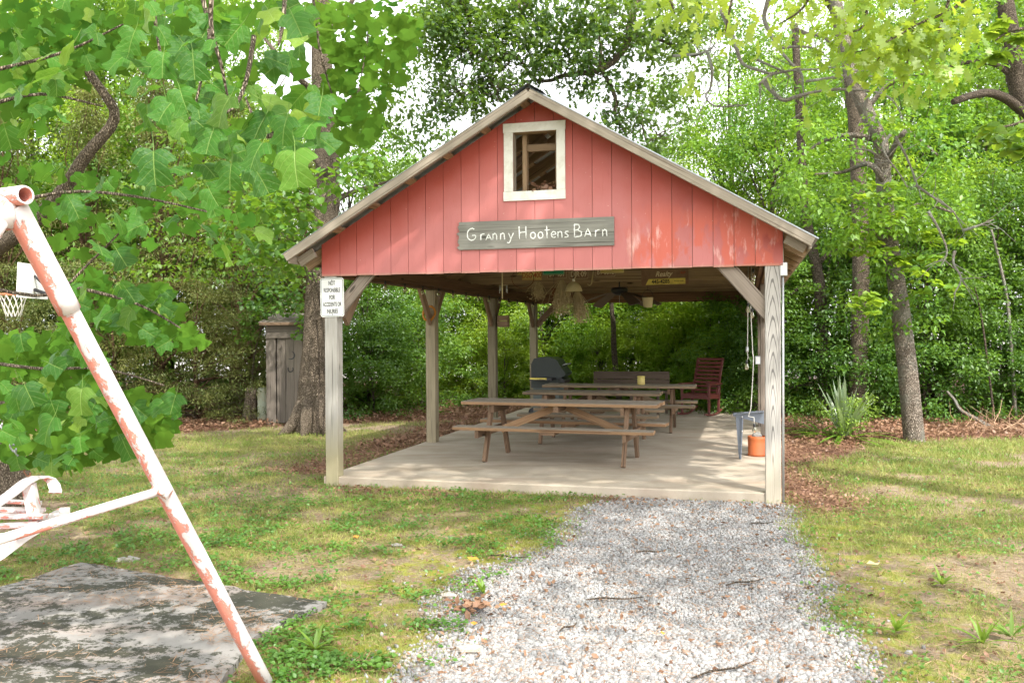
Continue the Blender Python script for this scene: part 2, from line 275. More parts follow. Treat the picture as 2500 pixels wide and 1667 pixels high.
# ---------------------------------------------------------------- mesh helpers
class MB:
    def __init__(s): s.v = []; s.f = []; s.smooth = set()
    def add(s, vs, fs, smooth=False):
        n = len(s.v); s.v += [tuple(x) for x in vs]; k = len(s.f); s.f += [tuple(i+n for i in f) for f in fs]
        if smooth: s.smooth.update(range(k, len(s.f)))
        return s
    def box(s, c, d, rot=None):
        x, y, z = d[0]/2, d[1]/2, d[2]/2; P = [Vector((a, b, e)) for e in (-z, z) for b in (-y, y) for a in (-x, x)]
        if rot is not None: P = [rot @ p for p in P]
        return s.add([p+Vector(c) for p in P], [(0, 2, 3, 1), (4, 5, 7, 6), (0, 1, 5, 4), (2, 6, 7, 3), (0, 4, 6, 2), (1, 3, 7, 5)])
    def tube(s, path, rad, n=8, cap=True, jit=0.0):
        P = [Vector(p) for p in path]; rad = [rad]*len(P) if not hasattr(rad, '__len__') else rad; vs = []; a = None
        for i, p in enumerate(P):
            d = (P[min(i+1, len(P)-1)]-P[max(i-1, 0)]).normalized()
            a = (Vector((1, 0, 0)) if abs(d.x) < .8 else Vector((0, 0, 1))) if a is None else a
            a = (a-d*a.dot(d)).normalized(); b = d.cross(a)
            for k in range(n):
                th = 2*math.pi*k/n; r = rad[i]*(1+(random.uniform(-jit, jit) if jit else 0)); vs.append(p+a*math.cos(th)*r+b*math.sin(th)*r)
        fs = [(i*n+k, i*n+(k+1) % n, (i+1)*n+(k+1) % n, (i+1)*n+k) for i in range(len(P)-1) for k in range(n)]
        s.add(vs, fs, True)
        if cap: m = len(s.v)-len(vs); s.f += [tuple(m+k for k in reversed(range(n))), tuple(m+len(vs)-n+k for k in range(n))]
        return s
    def lathe(s, prof, c=(0, 0, 0), n=16, cap=True):
        vs = [(c[0]+r*math.cos(2*math.pi*k/n), c[1]+r*math.sin(2*math.pi*k/n), c[2]+z) for r, z in prof for k in range(n)]
        s.add(vs, [(i*n+k, i*n+(k+1) % n, (i+1)*n+(k+1) % n, (i+1)*n+k) for i in range(len(prof)-1) for k in range(n)], True)
        if cap: m = len(s.v)-len(vs); s.f += [tuple(m+k for k in reversed(range(n))), tuple(m+len(vs)-n+k for k in range(n))]
        return s
    def prism(s, poly, y0, y1):                               # poly in x,z, extruded along y
        n = len(poly); return s.add([(x, y0, z) for x, z in poly]+[(x, y1, z) for x, z in poly],
            [tuple(range(n)), tuple(reversed(range(n, 2*n)))]+[(i, i+n, (i+1) % n+n, (i+1) % n) for i in range(n)])
    def mesh(s, name):
        me = bpy.data.meshes.new(name); me.from_pydata(s.v, [], s.f)
        for i in s.smooth: me.polygons[i].use_smooth = True
        me.update(); return me
    def build(s, name, mat, parent=None, mw=None, recalc=False):
        me = s.mesh(name)
        if recalc:
            import bmesh; b = bmesh.new(); b.from_mesh(me); bmesh.ops.recalc_face_normals(b, faces=b.faces); b.to_mesh(me); b.free()
        me.materials.append(mat); o = bpy.data.objects.new(name, me); COL.objects.link(o)
        if parent: o.parent = parent
        if mw is not None: o.matrix_local = mw
        return o
def obj(name, me, parent=None, mw=None):
    o = bpy.data.objects.new(name, me); COL.objects.link(o)
    if parent: o.parent = parent
    if mw is not None: o.matrix_local = mw
    return o
def tag(o, label=None, cat=None, group=None, kind=None):
    for k, v in (('label', label), ('category', cat), ('group', group), ('kind', kind)):
        if v: o[k] = v
    return o
def empty(name, loc=(0, 0, 0), rz=0.0, label=None, cat=None, group=None):
    o = bpy.data.objects.new(name, None); COL.objects.link(o); o.location = loc; o.rotation_euler = (0, 0, rz); o.empty_display_size = .1
    return tag(o, label, cat, group)
def frame(z, x): z = Vector(z).normalized(); x = Vector(x); x = (x-z*x.dot(z)).normalized(); y = z.cross(x); return x, y, z
_cache = {}
def board(name, p0, p1, w, h, mat, parent, side=(1, 0, 0), ch=.004, cuts=None):
    """a length of lumber from p0 to p1; w across `side`, h the other way; grain along its own Z"""
    p0, p1 = Vector(p0), Vector(p1); L = (p1-p0).length; x, y, z = frame(p1-p0, side); key = (round(w, 3), round(h, 3), round(L, 3), mat.name, ch)
    if key not in _cache:
        a, b = w/2, h/2; ring = [(-a+ch, -b), (a-ch, -b), (a, -b+ch), (a, b-ch), (a-ch, b), (-a+ch, b), (-a, b-ch), (-a, -b+ch)]
        mb = MB(); vs = [(u, v, zz) for zz in (0, L) for u, v in ring]
        mb.add(vs, [tuple(reversed(range(8))), tuple(range(8, 16))]+[(i, (i+1) % 8, (i+1) % 8+8, i+8) for i in range(8)])
        me = mb.mesh(name); me.materials.append(mat); _cache[key] = me
    return obj(name, _cache[key], parent, Matrix(((x.x, y.x, z.x, p0.x), (x.y, y.y, z.y, p0.y), (x.z, y.z, z.z, p0.z), (0, 0, 0, 1))))
def np_mesh(name, V, Fc, mat, attr=None):
    """V (n,3), Fc (m,k) constant polygon size"""
    me = bpy.data.meshes.new(name); V = np.ascontiguousarray(V, dtype=np.float32); Fc = np.ascontiguousarray(Fc, dtype=np.int32); k = Fc.shape[1]
    me.vertices.add(len(V)); me.vertices.foreach_set('co', V.ravel()); me.loops.add(Fc.size); me.loops.foreach_set('vertex_index', Fc.ravel())
    me.polygons.add(len(Fc)); me.polygons.foreach_set('loop_start', np.arange(0, Fc.size, k, dtype=np.int32))
    me.update(calc_edges=True); me.materials.append(mat); return me
def scatter(name, tv, tf, P, D, N, s, mat):
    """copies of a template (tv verts: x across, y along, z normal; tf faces) at P with axis D, normal N, size s, joined in one mesh"""
    D = D/np.linalg.norm(D, axis=1, keepdims=True); X = np.cross(D, N); X /= np.linalg.norm(X, axis=1, keepdims=True)+1e-9; Z = np.cross(X, D)
    tv = np.asarray(tv, float); tf = np.asarray(tf); s = np.broadcast_to(s, (len(P),))
    V = P[:, None, :]+s[:, None, None]*(tv[None, :, 0:1]*X[:, None, :]+tv[None, :, 1:2]*D[:, None, :]+tv[None, :, 2:3]*Z[:, None, :])
    Fc = tf[None]+(np.arange(len(P))*len(tv))[:, None, None]
    return np_mesh(name, V.reshape(-1, 3), Fc.reshape(-1, tf.shape[1]), mat)
def unit(n): v = rng.normal(size=(n, 3)); return v/np.linalg.norm(v, axis=1, keepdims=True)
T_LEAF = ([(0, 0, 0), (-.28, .45, .08), (0, 1, -.06), (.28, .45, .08)], [(0, 3, 2), (0, 2, 1)])
T_WIDE = ([(0, 0, 0), (-.42, .35, .10), (-.30, .78, .0), (0, 1, -.10), (.30, .78, .0), (.42, .35, .10)], [(0, 3, 2), (0, 2, 1), (0, 5, 4), (0, 4, 3)])
_ok = [(.0, 0), (.10, .12), (.08, .2), (.24, .28), (.12, .38), (.33, .52), (.15, .60), (.30, .78), (.12, .80), (.0, 1)]
T_OAK = ([(x, y, .16*abs(x)-.12*y*y) for x, y in _ok]+[(-x, y, .16*abs(x)-.12*y*y) for x, y in _ok[1:-1]],)
_n = len(_ok); _L = [0]+list(range(_n, 2*_n-2))+[_n-1]
T_OAK = (T_OAK[0], [(i, i+1, _L[i+1]) for i in range(_n-2)]+[(i, _L[i+1], _L[i]) for i in range(1, _n-1)])
T_BLADE = ([(-.045, 0, 0), (.045, 0, 0), (.03, .55, -.06), (0, 1, -.24)], [(0, 1, 2), (0, 2, 3)])
T_NEEDLE = ([(-.02, 0, 0), (.02, 0, 0), (.02, 1, .03), (-.02, 1, .03)], [(0, 1, 2), (0, 2, 3)])
T_DEAD = ([(0, 0, .05), (-.3, .3, .2), (.3, .35, .16), (-.22, .7, .02), (.26, .75, .10), (0, 1, .22)], [(0, 2, 1), (1, 2, 4), (1, 4, 3), (3, 4, 5)])
_ph = (1+5**.5)/2
_ico = np.array([(-1, _ph, 0), (1, _ph, 0), (-1, -_ph, 0), (1, -_ph, 0), (0, -1, _ph), (0, 1, _ph), (0, -1, -_ph), (0, 1, -_ph), (_ph, 0, -1), (_ph, 0, 1), (-_ph, 0, -1), (-_ph, 0, 1)])/1.9
_icf = [(0, 11, 5), (0, 5, 1), (0, 1, 7), (0, 7, 10), (0, 10, 11), (1, 5, 9), (5, 11, 4), (11, 10, 2), (10, 7, 6), (7, 1, 8), (3, 9, 4), (3, 4, 2), (3, 2, 6), (3, 6, 8), (3, 8, 9), (4, 9, 5), (2, 4, 11), (6, 2, 10), (8, 6, 7), (9, 8, 1)]
def vnoise(x, y, sc, seed=0):                                 # smooth value noise 0..1
    r = np.random.default_rng(seed); Gd = r.random((64, 64)); x = np.asarray(x)*sc+31.7; y = np.asarray(y)*sc+17.3
    xi, yi = np.floor(x).astype(int), np.floor(y).astype(int); fx, fy = x-xi, y-yi; fx = fx*fx*(3-2*fx); fy = fy*fy*(3-2*fy)
    g = lambda a, b: Gd[a % 64, b % 64]
    return (g(xi, yi)*(1-fx)+g(xi+1, yi)*fx)*(1-fy)+(g(xi, yi+1)*(1-fx)+g(xi+1, yi+1)*fx)*fy
def fbm(x, y, sc, seed=0, o=4): return sum(vnoise(x, y, sc*2**i, seed+i)*.5**i for i in range(o))/sum(.5**i for i in range(o))
def inpoly(x, y, poly):
    r = np.zeros(np.shape(x), bool); n = len(poly)
    for i in range(n):
        (x1, y1), (x2, y2) = poly[i], poly[(i+1) % n]
        c = ((y1 > y) != (y2 > y)) & (x < (x2-x1)*(y-y1)/((y2-y1) or 1e-9)+x1); r ^= c
    return r
#@@PART2
# ---------------------------------------------------------------- barn frame (u across, v into the depth)
TH = .256; OX, OY = .2548, 8.8884; HS = .086
def B(u, v, z=0.0): return Vector((OX+math.cos(TH)*u+math.sin(TH)*v, OY-math.sin(TH)*u+math.cos(TH)*v, z))
def toB(x, y): dx, dy = x-OX, y-OY; return math.cos(TH)*dx-math.sin(TH)*dy, math.sin(TH)*dx+math.cos(TH)*dy
WH, SP, HP, HB, PK, SL, EV, OV = 2.302, 3.069, 2.2, 2.185, 3.919, .5817, 2.5665, .332
DEPTH = 3*SP+.14
def roofz(u): return PK-SL*abs(u)
slabp = [B(-WH-.03, .02), B(WH-.135, .02), B(WH-.135, .16), B(WH-.0, .16), B(WH+.02, DEPTH-.35), B(-WH-.03, DEPTH-.35)]
n = len(slabp); mb = MB(); mb.add([(p.x, p.y, z) for z in (-.15, HS-.012) for p in slabp]+[(p.x*.998+.002*OX, p.y*.998+.002*(OY+4), HS) for p in slabp],
    [tuple(range(2*n, 3*n))]+[(i, (i+1) % n, (i+1) % n+n, i+n) for i in range(n)]+[(i+n, (i+1) % n+n, (i+1) % n+2*n, i+2*n) for i in range(n)])
tag(mb.build('concrete_slab', M['slab']), kind='structure')

barn = empty('barn', B(0, 0, 0), -TH, 'open-sided red gabled picnic barn with grey timber posts and tin roof', 'barn')
P = barn
def post(u, v, z0, mat, w=.14): return board('post', (u, v, z0), (u, v, HB if v > .5 else HP), w, .14, mat, P, ch=.006)
for k in range(4):
    for sgn in (-1, 1):
        u = sgn*(WH-.07); v = k*SP+.07
        if k == 0: post(u, v, -.25, M['post'] if sgn < 0 else M['post_grain'])
        else: post(u, v, HS-.002 if k < 3 else -.2, M['post_in'] if sgn < 0 else M['brace_grey'])
# side and end beams
for sgn in (-1, 1):
    for k in range(3): board('beam', (sgn*(WH-.07), k*SP+(.0 if k else .16), 2.283), (sgn*(WH-.07), (k+1)*SP-.004+(.14 if k == 2 else 0), 2.283), .12, .19, M['beam'], P)
    board('beam', (sgn*(WH-.16), .16, 2.30), (sgn*(WH-.16), DEPTH-.15, 2.30), .04, .14, M['beam'], P)
board('beam', (-WH+.16, DEPTH-.07, 2.283), (WH-.16, DEPTH-.07, 2.283), .10, .19, M['beam'], P, (0, 1, 0))
board('beam', (-WH, .05, 2.30), (WH, .05, 2.30), .04, .18, M['rafter'], P, (0, 1, 0))
# corner braces
board('brace', (-WH+.10, .07, 1.80), (-WH+.52, .07, 2.27), .045, .135, M['brace_grey'], P, (0, 1, 0))
board('brace', (-WH+.10, .30, 1.72), (-WH+.10, .80, 2.24), .045, .12, M['brace'], P)
br = board('brace', (WH-.10, .07, 1.75), (WH-.575, .07, 2.30), .045, .145, M['brace_grey'], P, (0, 1, 0))
mb = MB()                                                     # orange heartwood knots in the right brace
for (f, r) in ((.42, .035), (.62, .02)): mb.lathe([(r, 0), (r*.9, .004), (r*.45, .006), (.001, .007)], (0, 0, 0), 10)
def disc(r): q = MB(); q.lathe([(r, 0), (r*.9, .003), (r*.4, .005), (.001, .006)], n=11, cap=False); return q
M['knot'] = plain('amber_knot', (.62, .27, .07), .6, var=.6, scale=30); M['knot_dark'] = plain('dark_resin_stain', (.045, .035, .03), .7)
dirv = Vector((-.475, 0, .55)).normalized()
for (f, r, mt, w) in ((.30, .022, 'knot', 1), (.62, .034, 'knot', 1), (.44, .030, 'knot_dark', 2.1)):
    c = Vector((WH-.10, .0445, 1.75))+dirv*(.727*f); x = dirv; z = Vector((0, -1, 0)); y = z.cross(x)
    disc(r).build('knot', M[mt], br, (br.matrix_local.inverted() @ Matrix(((x.x*w, y.x, z.x, c.x), (x.y*w, y.y, z.y, c.y), (x.z*w, y.z, z.z, c.z), (0, 0, 0, 1)))))
for k in (1, 2, 3):
    for sgn in (-1, 1):
        u = sgn*(WH-.07); v = k*SP+.07; m = M['brace']
        board('brace', (u, v-.06, 1.74), (u, v-.50, 2.24), .045, .11, m, P)
        if k < 3: board('brace', (u, v+.06, 1.74), (u, v+.50, 2.24), .045, .11, m, P)
        if k == 3: board('brace', (u-sgn*.06, v, 1.74), (u-sgn*.55, v, 2.26), .045, .11, m, P, (0, 1, 0))
# rafters, ties, purlins
nr = 16; vs = [.06+i*(DEPTH-.12)/(nr-1) for i in range(nr)]
a = math.atan(SL)
for i, v in enumerate(vs):
    for sgn in (-1, 1):
        lift = -.048-.07/math.cos(a)
        board('rafter', (sgn*.012, v, PK+lift), (sgn*(EV-.03), v, roofz(EV-.03)+lift), .038, .13, M['rafter'], P, (0, 1, 0))
    if i % 2 == 0 and 4.7 < v and i < nr-1: board('tie_beam', (-WH+.02, v+.04, 2.43), (WH-.02, v+.04, 2.43), .038, .14, M['loft'], P, (0, 1, 0))
board('tie_beam', (-WH+.02, 4.64, 2.455), (WH-.02, 4.64, 2.455), .038, .20, M['loft'], P, (0, 1, 0))
for v in (6.3, 7.4): board('tie_beam', (-WH+.02, v, 2.44), (WH-.02, v, 2.44), .038, .16, M['loft'], P, (0, 1, 0))
for k in range(12): board('loft_board', (-1.0+.19*k, 4.9, 2.535), (-1.0+.19*k, 9.1, 2.535), .17, .02, M['loft'], P)
for sgn in (-1, 1):
    for d in (.10, .50, .90, 1.30, 1.70, 2.10, 2.50):
        z = roofz(d)-.030; board('purlin', (sgn*d, -OV+.02, z), (sgn*d, DEPTH+OV-.05, z), .085, .036, M['rafter'], P, (math.cos(a), 0, -sgn*math.sin(a)))
    # rake boards, front and back, and the eave rafter tail trim
    for v in (-OV, DEPTH+OV-.03):
        board('rake_board', (sgn*.0, v, PK-.055), (sgn*EV, v, roofz(EV)-.055), .038, .088, M['rake'], P, (0, 1, 0))
    board('fascia', (sgn*(EV-.02), -OV+.03, roofz(EV)-.075), (sgn*(EV-.02), DEPTH+OV-.05, roofz(EV)-.075), .02, .075, M['rake'], P, (1, 0, 0))
    board('rafter', (sgn*2.345, -OV+.20, roofz(2.345)-.12), (sgn*(EV-.05), -OV+.20, roofz(EV-.05)-.12), .038, .10, M['rake'], P, (0, 1, 0))
    # corrugated sheets
    nsh = 11; wsh = (DEPTH+2*OV+.04)/nsh
    me = None
    for k in range(nsh):
        if me is None:
            L = EV/math.cos(a)+.05; cols = []
            for i in range(41):
                y = i/40*(wsh+.02); r = (i % 8); cols.append((y, (.0, .012, .016, .016, .012, 0, 0, 0)[r]))
            vs_ = [(0, y, z) for y, z in cols]+[(L, y, z) for y, z in cols]; n = len(cols)
            me = MB().add(vs_, [(i, i+1, i+1+n, i+n) for i in range(n-1)]).mesh('roof_sheet'); me.materials.append(M['metal_roof'])
        x, z = Vector((sgn*math.cos(a), 0, -math.sin(a))), Vector((sgn*math.sin(a), 0, math.cos(a)))
        obj('roof_sheet', me, P, Matrix(((x.x, 0, z.x, 0), (0, 1, 0, -OV-.025+k*wsh), (x.z, 0, z.z, PK-.008+(k % 2)*.002), (0, 0, 0, 1))))
mb = MB(); mb.add([(-.15, -OV-.04, PK-.06), (0, -OV-.04, PK+.03), (.15, -OV-.04, PK-.06), (-.15, DEPTH+OV, PK-.06), (0, DEPTH+OV, PK+.03), (.15, DEPTH+OV, PK-.06)], [(0, 1, 4, 3), (1, 2, 5, 4)]).build('ridge_cap', M['metal_roof'], P)
# gable siding: one board between each pair of grooves
wl, wr, wb, wt = -.237, .204, 2.985, 3.568
edges = [-2.325]+[-.019+.1905*k for k in range(-11, 12)]+[2.325]; edges = [e for e in edges if -2.33 < e < 2.33]
def top(u): return roofz(u)-.045
def siding(v0, v1, zb, mat, hole=True, name='siding_board'):
    for a_, b_ in zip(edges[:-1], edges[1:]):
        if b_-a_ < .03: continue
        l, r = a_+.0022, b_-.0022; cut = sorted({l, r}|{c for c in (0.0, wl, wr) if l < c < r})
        zj = zb+random.uniform(-.004, .004)
        pieces = []
        # lower part, full width
        for lo, hi in zip(cut[:-1], cut[1:]):
            inhole = hole and lo >= wl-1e-6 and hi <= wr+1e-6
            if inhole: pieces.append([(lo, zj), (hi, zj), (hi, wb), (lo, wb)]); pieces.append([(lo, wt), (hi, wt), (hi, top(hi)), (lo, top(lo))])
            else: pieces.append([(lo, zj), (hi, zj), (hi, top(hi)), (lo, top(lo))])
        lowp = [p for p in pieces if p[0][1] < 2.5 or not hole]; upp = [p for p in pieces if not (p[0][1] < 2.5 or not hole)]
        for grp in (lowp, upp):
            if not grp: continue
            q = MB()
            for pc in grp: q.prism(pc, v0, v1)
            import bmesh; me = q.mesh(name); b = bmesh.new(); b.from_mesh(me); bmesh.ops.remove_doubles(b, verts=b.verts, dist=1e-5); bmesh.ops.recalc_face_normals(b, faces=b.faces); b.to_mesh(me); b.free(); me.materials.append(mat); obj(name, me, P)
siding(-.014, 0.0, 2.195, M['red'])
q = MB(); pcs = [[(-2.32, 2.21), (wl, 2.21), (wl, top(wl)-.01), (-2.32, top(2.32)-.01)], [(wr, 2.21), (2.32, 2.21), (2.32, top(2.32)-.01), (wr, top(wr)-.01)],
                 [(wl, 2.21), (wr, 2.21), (wr, wb), (wl, wb)], [(wl, wt), (wr, wt), (wr, top(wr)-.01), (0, top(0)-.01), (wl, top(wl)-.01)]]
for pc in pcs: q.prism(pc, .001, .012)
q.build('wall_sheathing', M['beam'], P, recalc=True)
siding(DEPTH, DEPTH+.014, 2.19, M['loft'], False, 'rear_siding_board')
# window: casing boards, jambs, framing behind, nest of dry leaves
wf = board('window_casing', (-.333, -.026, wb+.0), (-.333+.0, -.026, wt), .02, .02, M['trim'], P); wf.hide_render = False
bpy.data.objects.remove(wf)
win = bpy.data.objects.new('window_frame', None); COL.objects.link(win); win.parent = P
def casing(x0, x1, z0, z1, t=.018, y=-.0335): return MB().box(((x0+x1)/2, y+t/2, (z0+z1)/2), (x1-x0, t, z1-z0)).build('casing_board', M['trim'], win)
casing(-.335, .294, wt, 3.657, .020); casing(-.328, wl, 2.985+.001, wt-.001); casing(wr, .290, 2.985+.001, wt-.001); casing(-.335, .292, 2.893, 2.984, .021)
board('jamb', (wl-.012, .05, wb-.02), (wl-.012, .05, wt+.02), .025, .12, M['rake'], win); board('jamb', (wr+.012, .05, wb-.02), (wr+.012, .05, wt+.02), .025, .12, M['rafter'], win)
board('jamb', (wl, .05, wt+.012), (wr, .05, wt+.012), .12, .025, M['rafter'], win, (0, 1, 0)); board('jamb', (wl, .05, wb-.012), (wr, .05, wb-.012), .12, .025, M['rafter'], win, (0, 1, 0))
board('stud', (-.155, .16, 2.4), (-.155, .16, 3.75), .045, .085, M['rafter'], P); board('stud', (.185, .16, 2.4), (.185, .16, 3.72), .05, .085, M['rafter'], P)
board('stud', (-.13, .16, 3.44), (.16, .16, 3.44), .045, .07, M['rafter'], P, (0, 1, 0))
board('brace', (-.9, .62, 2.95), (-.05, .62, 3.65), .04, .09, M['brace'], P, (0, 1, 0)); board('brace', (.75, 1.4, 2.6), (-.05, 1.4, 3.4), .04, .09, M['brace'], P, (0, 1, 0))
board('brace', (-.6, 2.2, 3.35), (.6, 2.2, 3.35), .04, .12, M['rafter'], P, (0, 1, 0))
k = 46; pts = np.c_[rng.uniform(-.02, .16, k), rng.uniform(.0, .07, k), rng.uniform(2.99, 3.055, k)]
me = scatter('nest', *T_DEAD, pts, unit(k)*[1, .6, .5], unit(k)+[0, -1, 1], rng.uniform(.04, .085, k), M['dead_leaf'])
ne = tag(obj('dry_leaf_pile', me), 'pile of curled dry brown leaves on the sill of the gable window opening', 'leaf pile', kind='stuff'); ne.matrix_world = barn.matrix_basis if False else Matrix.Translation(B(0, 0, 0)) @ Matrix.Rotation(-TH, 4, 'Z')
BM = Matrix.Translation(B(0, 0, 0)) @ Matrix.Rotation(-TH, 4, 'Z')

# ---------------------------------------------------------------- signs and writing
def strokes_obj(name, lines, h, r, mat, parent, y=0.0, z0=0.0, flat=.25):
    """hand-painted letters: lines = [(x, [polyline,...])] in units of letter height h"""
    q = MB()
    for x0, pls in lines:
        for pl in pls:
            pp = [Vector((x0+px*h, y, z0+pz*h)) for px, pz in pl]; dense = []
            for A, Bq in zip(pp[:-1], pp[1:]):
                for i in range(5): dense.append(A.lerp(Bq, i/5)+Vector((random.uniform(-1, 1)*.002, 0, random.uniform(-1, 1)*.002)))
            dense.append(pp[-1]); n0 = len(q.v); q.tube(dense, [r*random.uniform(.7, 1.25) for _ in dense], 6)
            for i in range(n0, len(q.v)): vx = q.v[i]; q.v[i] = (vx[0], y+(vx[1]-y)*flat, vx[2])
    return q.build(name, mat, parent)
def arc(cx, cy, rx, ry, a0, a1, n=9): return [(cx+rx*math.cos(R(a0+(a1-a0)*i/n)), cy+ry*math.sin(R(a0+(a1-a0)*i/n))) for i in range(n+1)]
LET = {'G': [arc(.42, .5, .38, .48, 55, 330, 12)+[(.72, .42), (.45, .42)]], 'r': [[(.08, 0), (.1, .5)], [(.1, .36), (.22, .5), (.4, .5)]],
 'a': [[(0, 0), (.22, .5), (.46, 0)], [(.08, .18), (.36, .18)]], 'n': [[(.06, 0), (.06, .5)], [(.06, .38), (.22, .52), (.36, .42), (.38, 0)]],
 'y': [[(.02, .5), (.2, .1)], [(.42, .5), (.08, -.28), (-.1, -.25)]], 'H': [[(.08, 0), (.05, 1)], [(.62, .02), (.6, 1.0)], [(.05, .5), (.62, .53)]],
 'o': [arc(.22, .25, .2, .25, 0, 360, 10)], 't': [[(.2, 0), (.16, .95)], [(0, .62), (.42, .66)]], 'e': [[(.04, .26), (.38, .3)]+arc(.2, .26, .19, .24, 15, 320, 9)],
 's': [[(.34, .46), (.12, .48), (.06, .34), (.3, .2), (.3, .05), (.02, .02)]], 'B': [[(.1, 0), (.08, 1.0)], [(.08, 1.0), (.42, .98), (.5, .78), (.35, .56), (.1, .54)], [(.35, .56), (.66, .4), (.6, .08), (.1, 0)]],
 'A': [[(0, 0), (.26, .66), (.54, 0)], [(.1, .2), (.42, .2)]]}
sg = empty('name_sign', BM @ Vector((-.016, -.015, 2.562)), -TH, 'weathered grey plank sign lettered Granny Hootens Barn in white on the gable', 'sign')
q = MB(); zz = np.linspace(.137, -.137, 13); left = [(-.784-random.uniform(0, .02)*(1 if i % 2 else 0)+.012*math.sin(i*2.1), z) for i, z in enumerate(zz)]
q.prism([(-.77, -.1395), (.783, -.139), (.783, .137), (-.77, .1395)]+left, -.024, 0); q.v = [(z_, y_, x_) for x_, y_, z_ in q.v]
x3 = Matrix(((0, 0, 1, 0), (0, 1, 0, 0), (1, 0, 0, 0), (0, 0, 0, 1)))
sgb = q.build('plank', M['sign_wood'], sg, x3, recalc=True)
txt = 'Granny'; xs = [-.70, -.565, -.50, -.435, -.355, -.27]; L = [(x, LET[c]) for x, c in zip(xs, 'Granny')]
L += [(x, LET[c]) for x, c in zip([-.165, -.045, .03, .10, .165, .225, .295], 'Hootens')]+[(x, LET[c]) for x, c in zip([.385, .495, .592, .665], 'BArn')]
strokes_obj('lettering', L, .125, .0056, M['white'], sg, -.0255, -.050)
def text(name, s, size, loc, mat, parent, sx=1.0, bold=.0, shear=0.0, space=1.0, align='CENTER'):
    cu = bpy.data.curves.new(name, 'FONT'); cu.body = s; cu.size = size; cu.align_x = align; cu.align_y = 'CENTER'; cu.extrude = .0006; cu.offset = bold; cu.shear = shear; cu.space_character = space
    cu.materials.append(mat); o = bpy.data.objects.new(name, cu); COL.objects.link(o); o.parent = parent; o.location = loc; o.rotation_euler = (math.pi/2, 0, 0); o.scale = (sx, 1, 1); return o
def rrect(w, h, r, n=5): 
    P_ = []
    for cx, cy, a0 in ((w/2-r, h/2-r, 0), (-w/2+r, h/2-r, 90), (-w/2+r, -h/2+r, 180), (w/2-r, -h/2+r, 270)): P_ += [(cx+r*math.cos(R(a0+90*i/n)), cy+r*math.sin(R(a0+90*i/n))) for i in range(n+1)]
    return P_
ns = empty('warning_sign', BM @ Vector((-2.210, -.004, 1.970)), -TH, 'white metal sign reading NOT RESPONSIBLE FOR ACCIDENTS OR INJURIES on the left front post', 'sign')
ns.rotation_euler = (0, R(-.8), -TH)
MB().prism(rrect(.268, .405, .025), -.004, 0).build('plate', M['white'], ns, recalc=True)
q = MB(); A_, B_ = rrect(.252, .389, .020), rrect(.242, .379, .016); n = len(A_)
q.add([(x, -.0048, z) for x, z in A_]+[(x, -.0048, z) for x, z in B_], [(i, (i+1) % n, (i+1) % n+n, i+n) for i in range(n)]).build('border', M['signgreen'], ns)
for i, (s, y) in enumerate((('NOT', .148), ('RESPONSIBLE', .074), ('FOR', 0), ('ACCIDENTS OR', -.074), ('INJURIES', -.146))):
    text('lettering', s, .062, (0, -.0052, y), M['black'], ns, sx=(.235/ (len(s)*.0415) if len(s) > 8 else .56), bold=.0008)
for z in (.178, -.178): MB().lathe([(.006, 0), (.005, .002), (.001, .003)], n=8).build('bolt', M['dark_metal'], ns, Matrix.Translation((0, -.004, z)) @ Matrix.Rotation(math.pi/2, 4, 'X'))
# plates nailed to the tie beam
def plate(name, u0, u1, z0, z1, mat, label, s=None, tm='dark_text', v=4.617, size=None, rot=0, group=None, sx=.8, shear=0, cat='plate'):
    e = empty(name, BM @ Vector(((u0+u1)/2, v, (z0+z1)/2)), -TH, label, cat, group); e.rotation_euler = (0, R(rot), -TH)
    w, h = u1-u0, z1-z0; MB().prism(rrect(w, h, .012, 3), -.003, 0).build('panel', mat, e, recalc=True)
    q = MB(); A_, B_ = rrect(w-.012, h-.012, .01, 3), rrect(w-.020, h-.020, .008, 3); n = len(A_)
    q.add([(x, -.004, z) for x, z in A_]+[(x, -.004, z) for x, z in B_], [(i, (i+1) % n, (i+1) % n+n, i+n) for i in range(n)]).build('raised_rim', M[tm], e)
    if s: text('lettering', s, size or h*.75, (0, -.0045, -.005), M[tm], e, sx, .001, shear)
    return e
plate('licence_plate', -1.385, -1.06, 2.465, 2.60, M['yellow_old'], 'yellow number plate under the gable, half behind the DSG 400 plate', 'KY·24 10', 'dark_text', 4.619)
plate('licence_plate', -1.305, -1.002, 2.388, 2.54, M['yellow_old'], 'yellow number plate with red figures DSG 400, leftmost low plate on the beam', 'DSG·400', 'red_text', 4.612, sx=.72)
plate('street_sign', -.985, -.65, 2.462, 2.56, M['green_plate'], 'green metal street sign strip between the yellow plates on the beam', None, 'pale_text', 4.610, cat='sign')
plate('licence_plate', -.92, -.615, 2.40, 2.552, M['brown_plate'], 'brown number plate with cream figures ST 401 below the green strip', 'ST·401', 'pale_text', 4.617, sx=.75)
plate('licence_plate', -.588, -.285, 2.39, 2.542, M['brown_plate'], 'rusty brown number plate reading DJR 09 in the middle of the beam', 'DJR·09', 'pale_text', 4.615, sx=.75)
plate('licence_plate', -.185, .12, 2.415, 2.567, M['brown_plate'], 'dark brown number plate beginning with B right of the walking cane', 'BY·5892', 'pale_text', 4.615, sx=.66)
plate('licence_plate', -.11, .245, 2.468, 2.57, M['yellow_old'], 'faded yellow plate hung above the dark brown B plate', None, 'pale_text', 4.612)
rs = empty('realty_sign', BM @ Vector((.84, 4.61, 2.40)), -TH, 'brown Realty sign with yellow strip reading 445-4285 on the beam', 'sign'); rs.rotation_euler = (0, R(-1.0), -TH)
MB().prism(rrect(.68, .25, .01, 3), -.006, 0).build('panel', M['brown_plate'], rs, recalc=True)
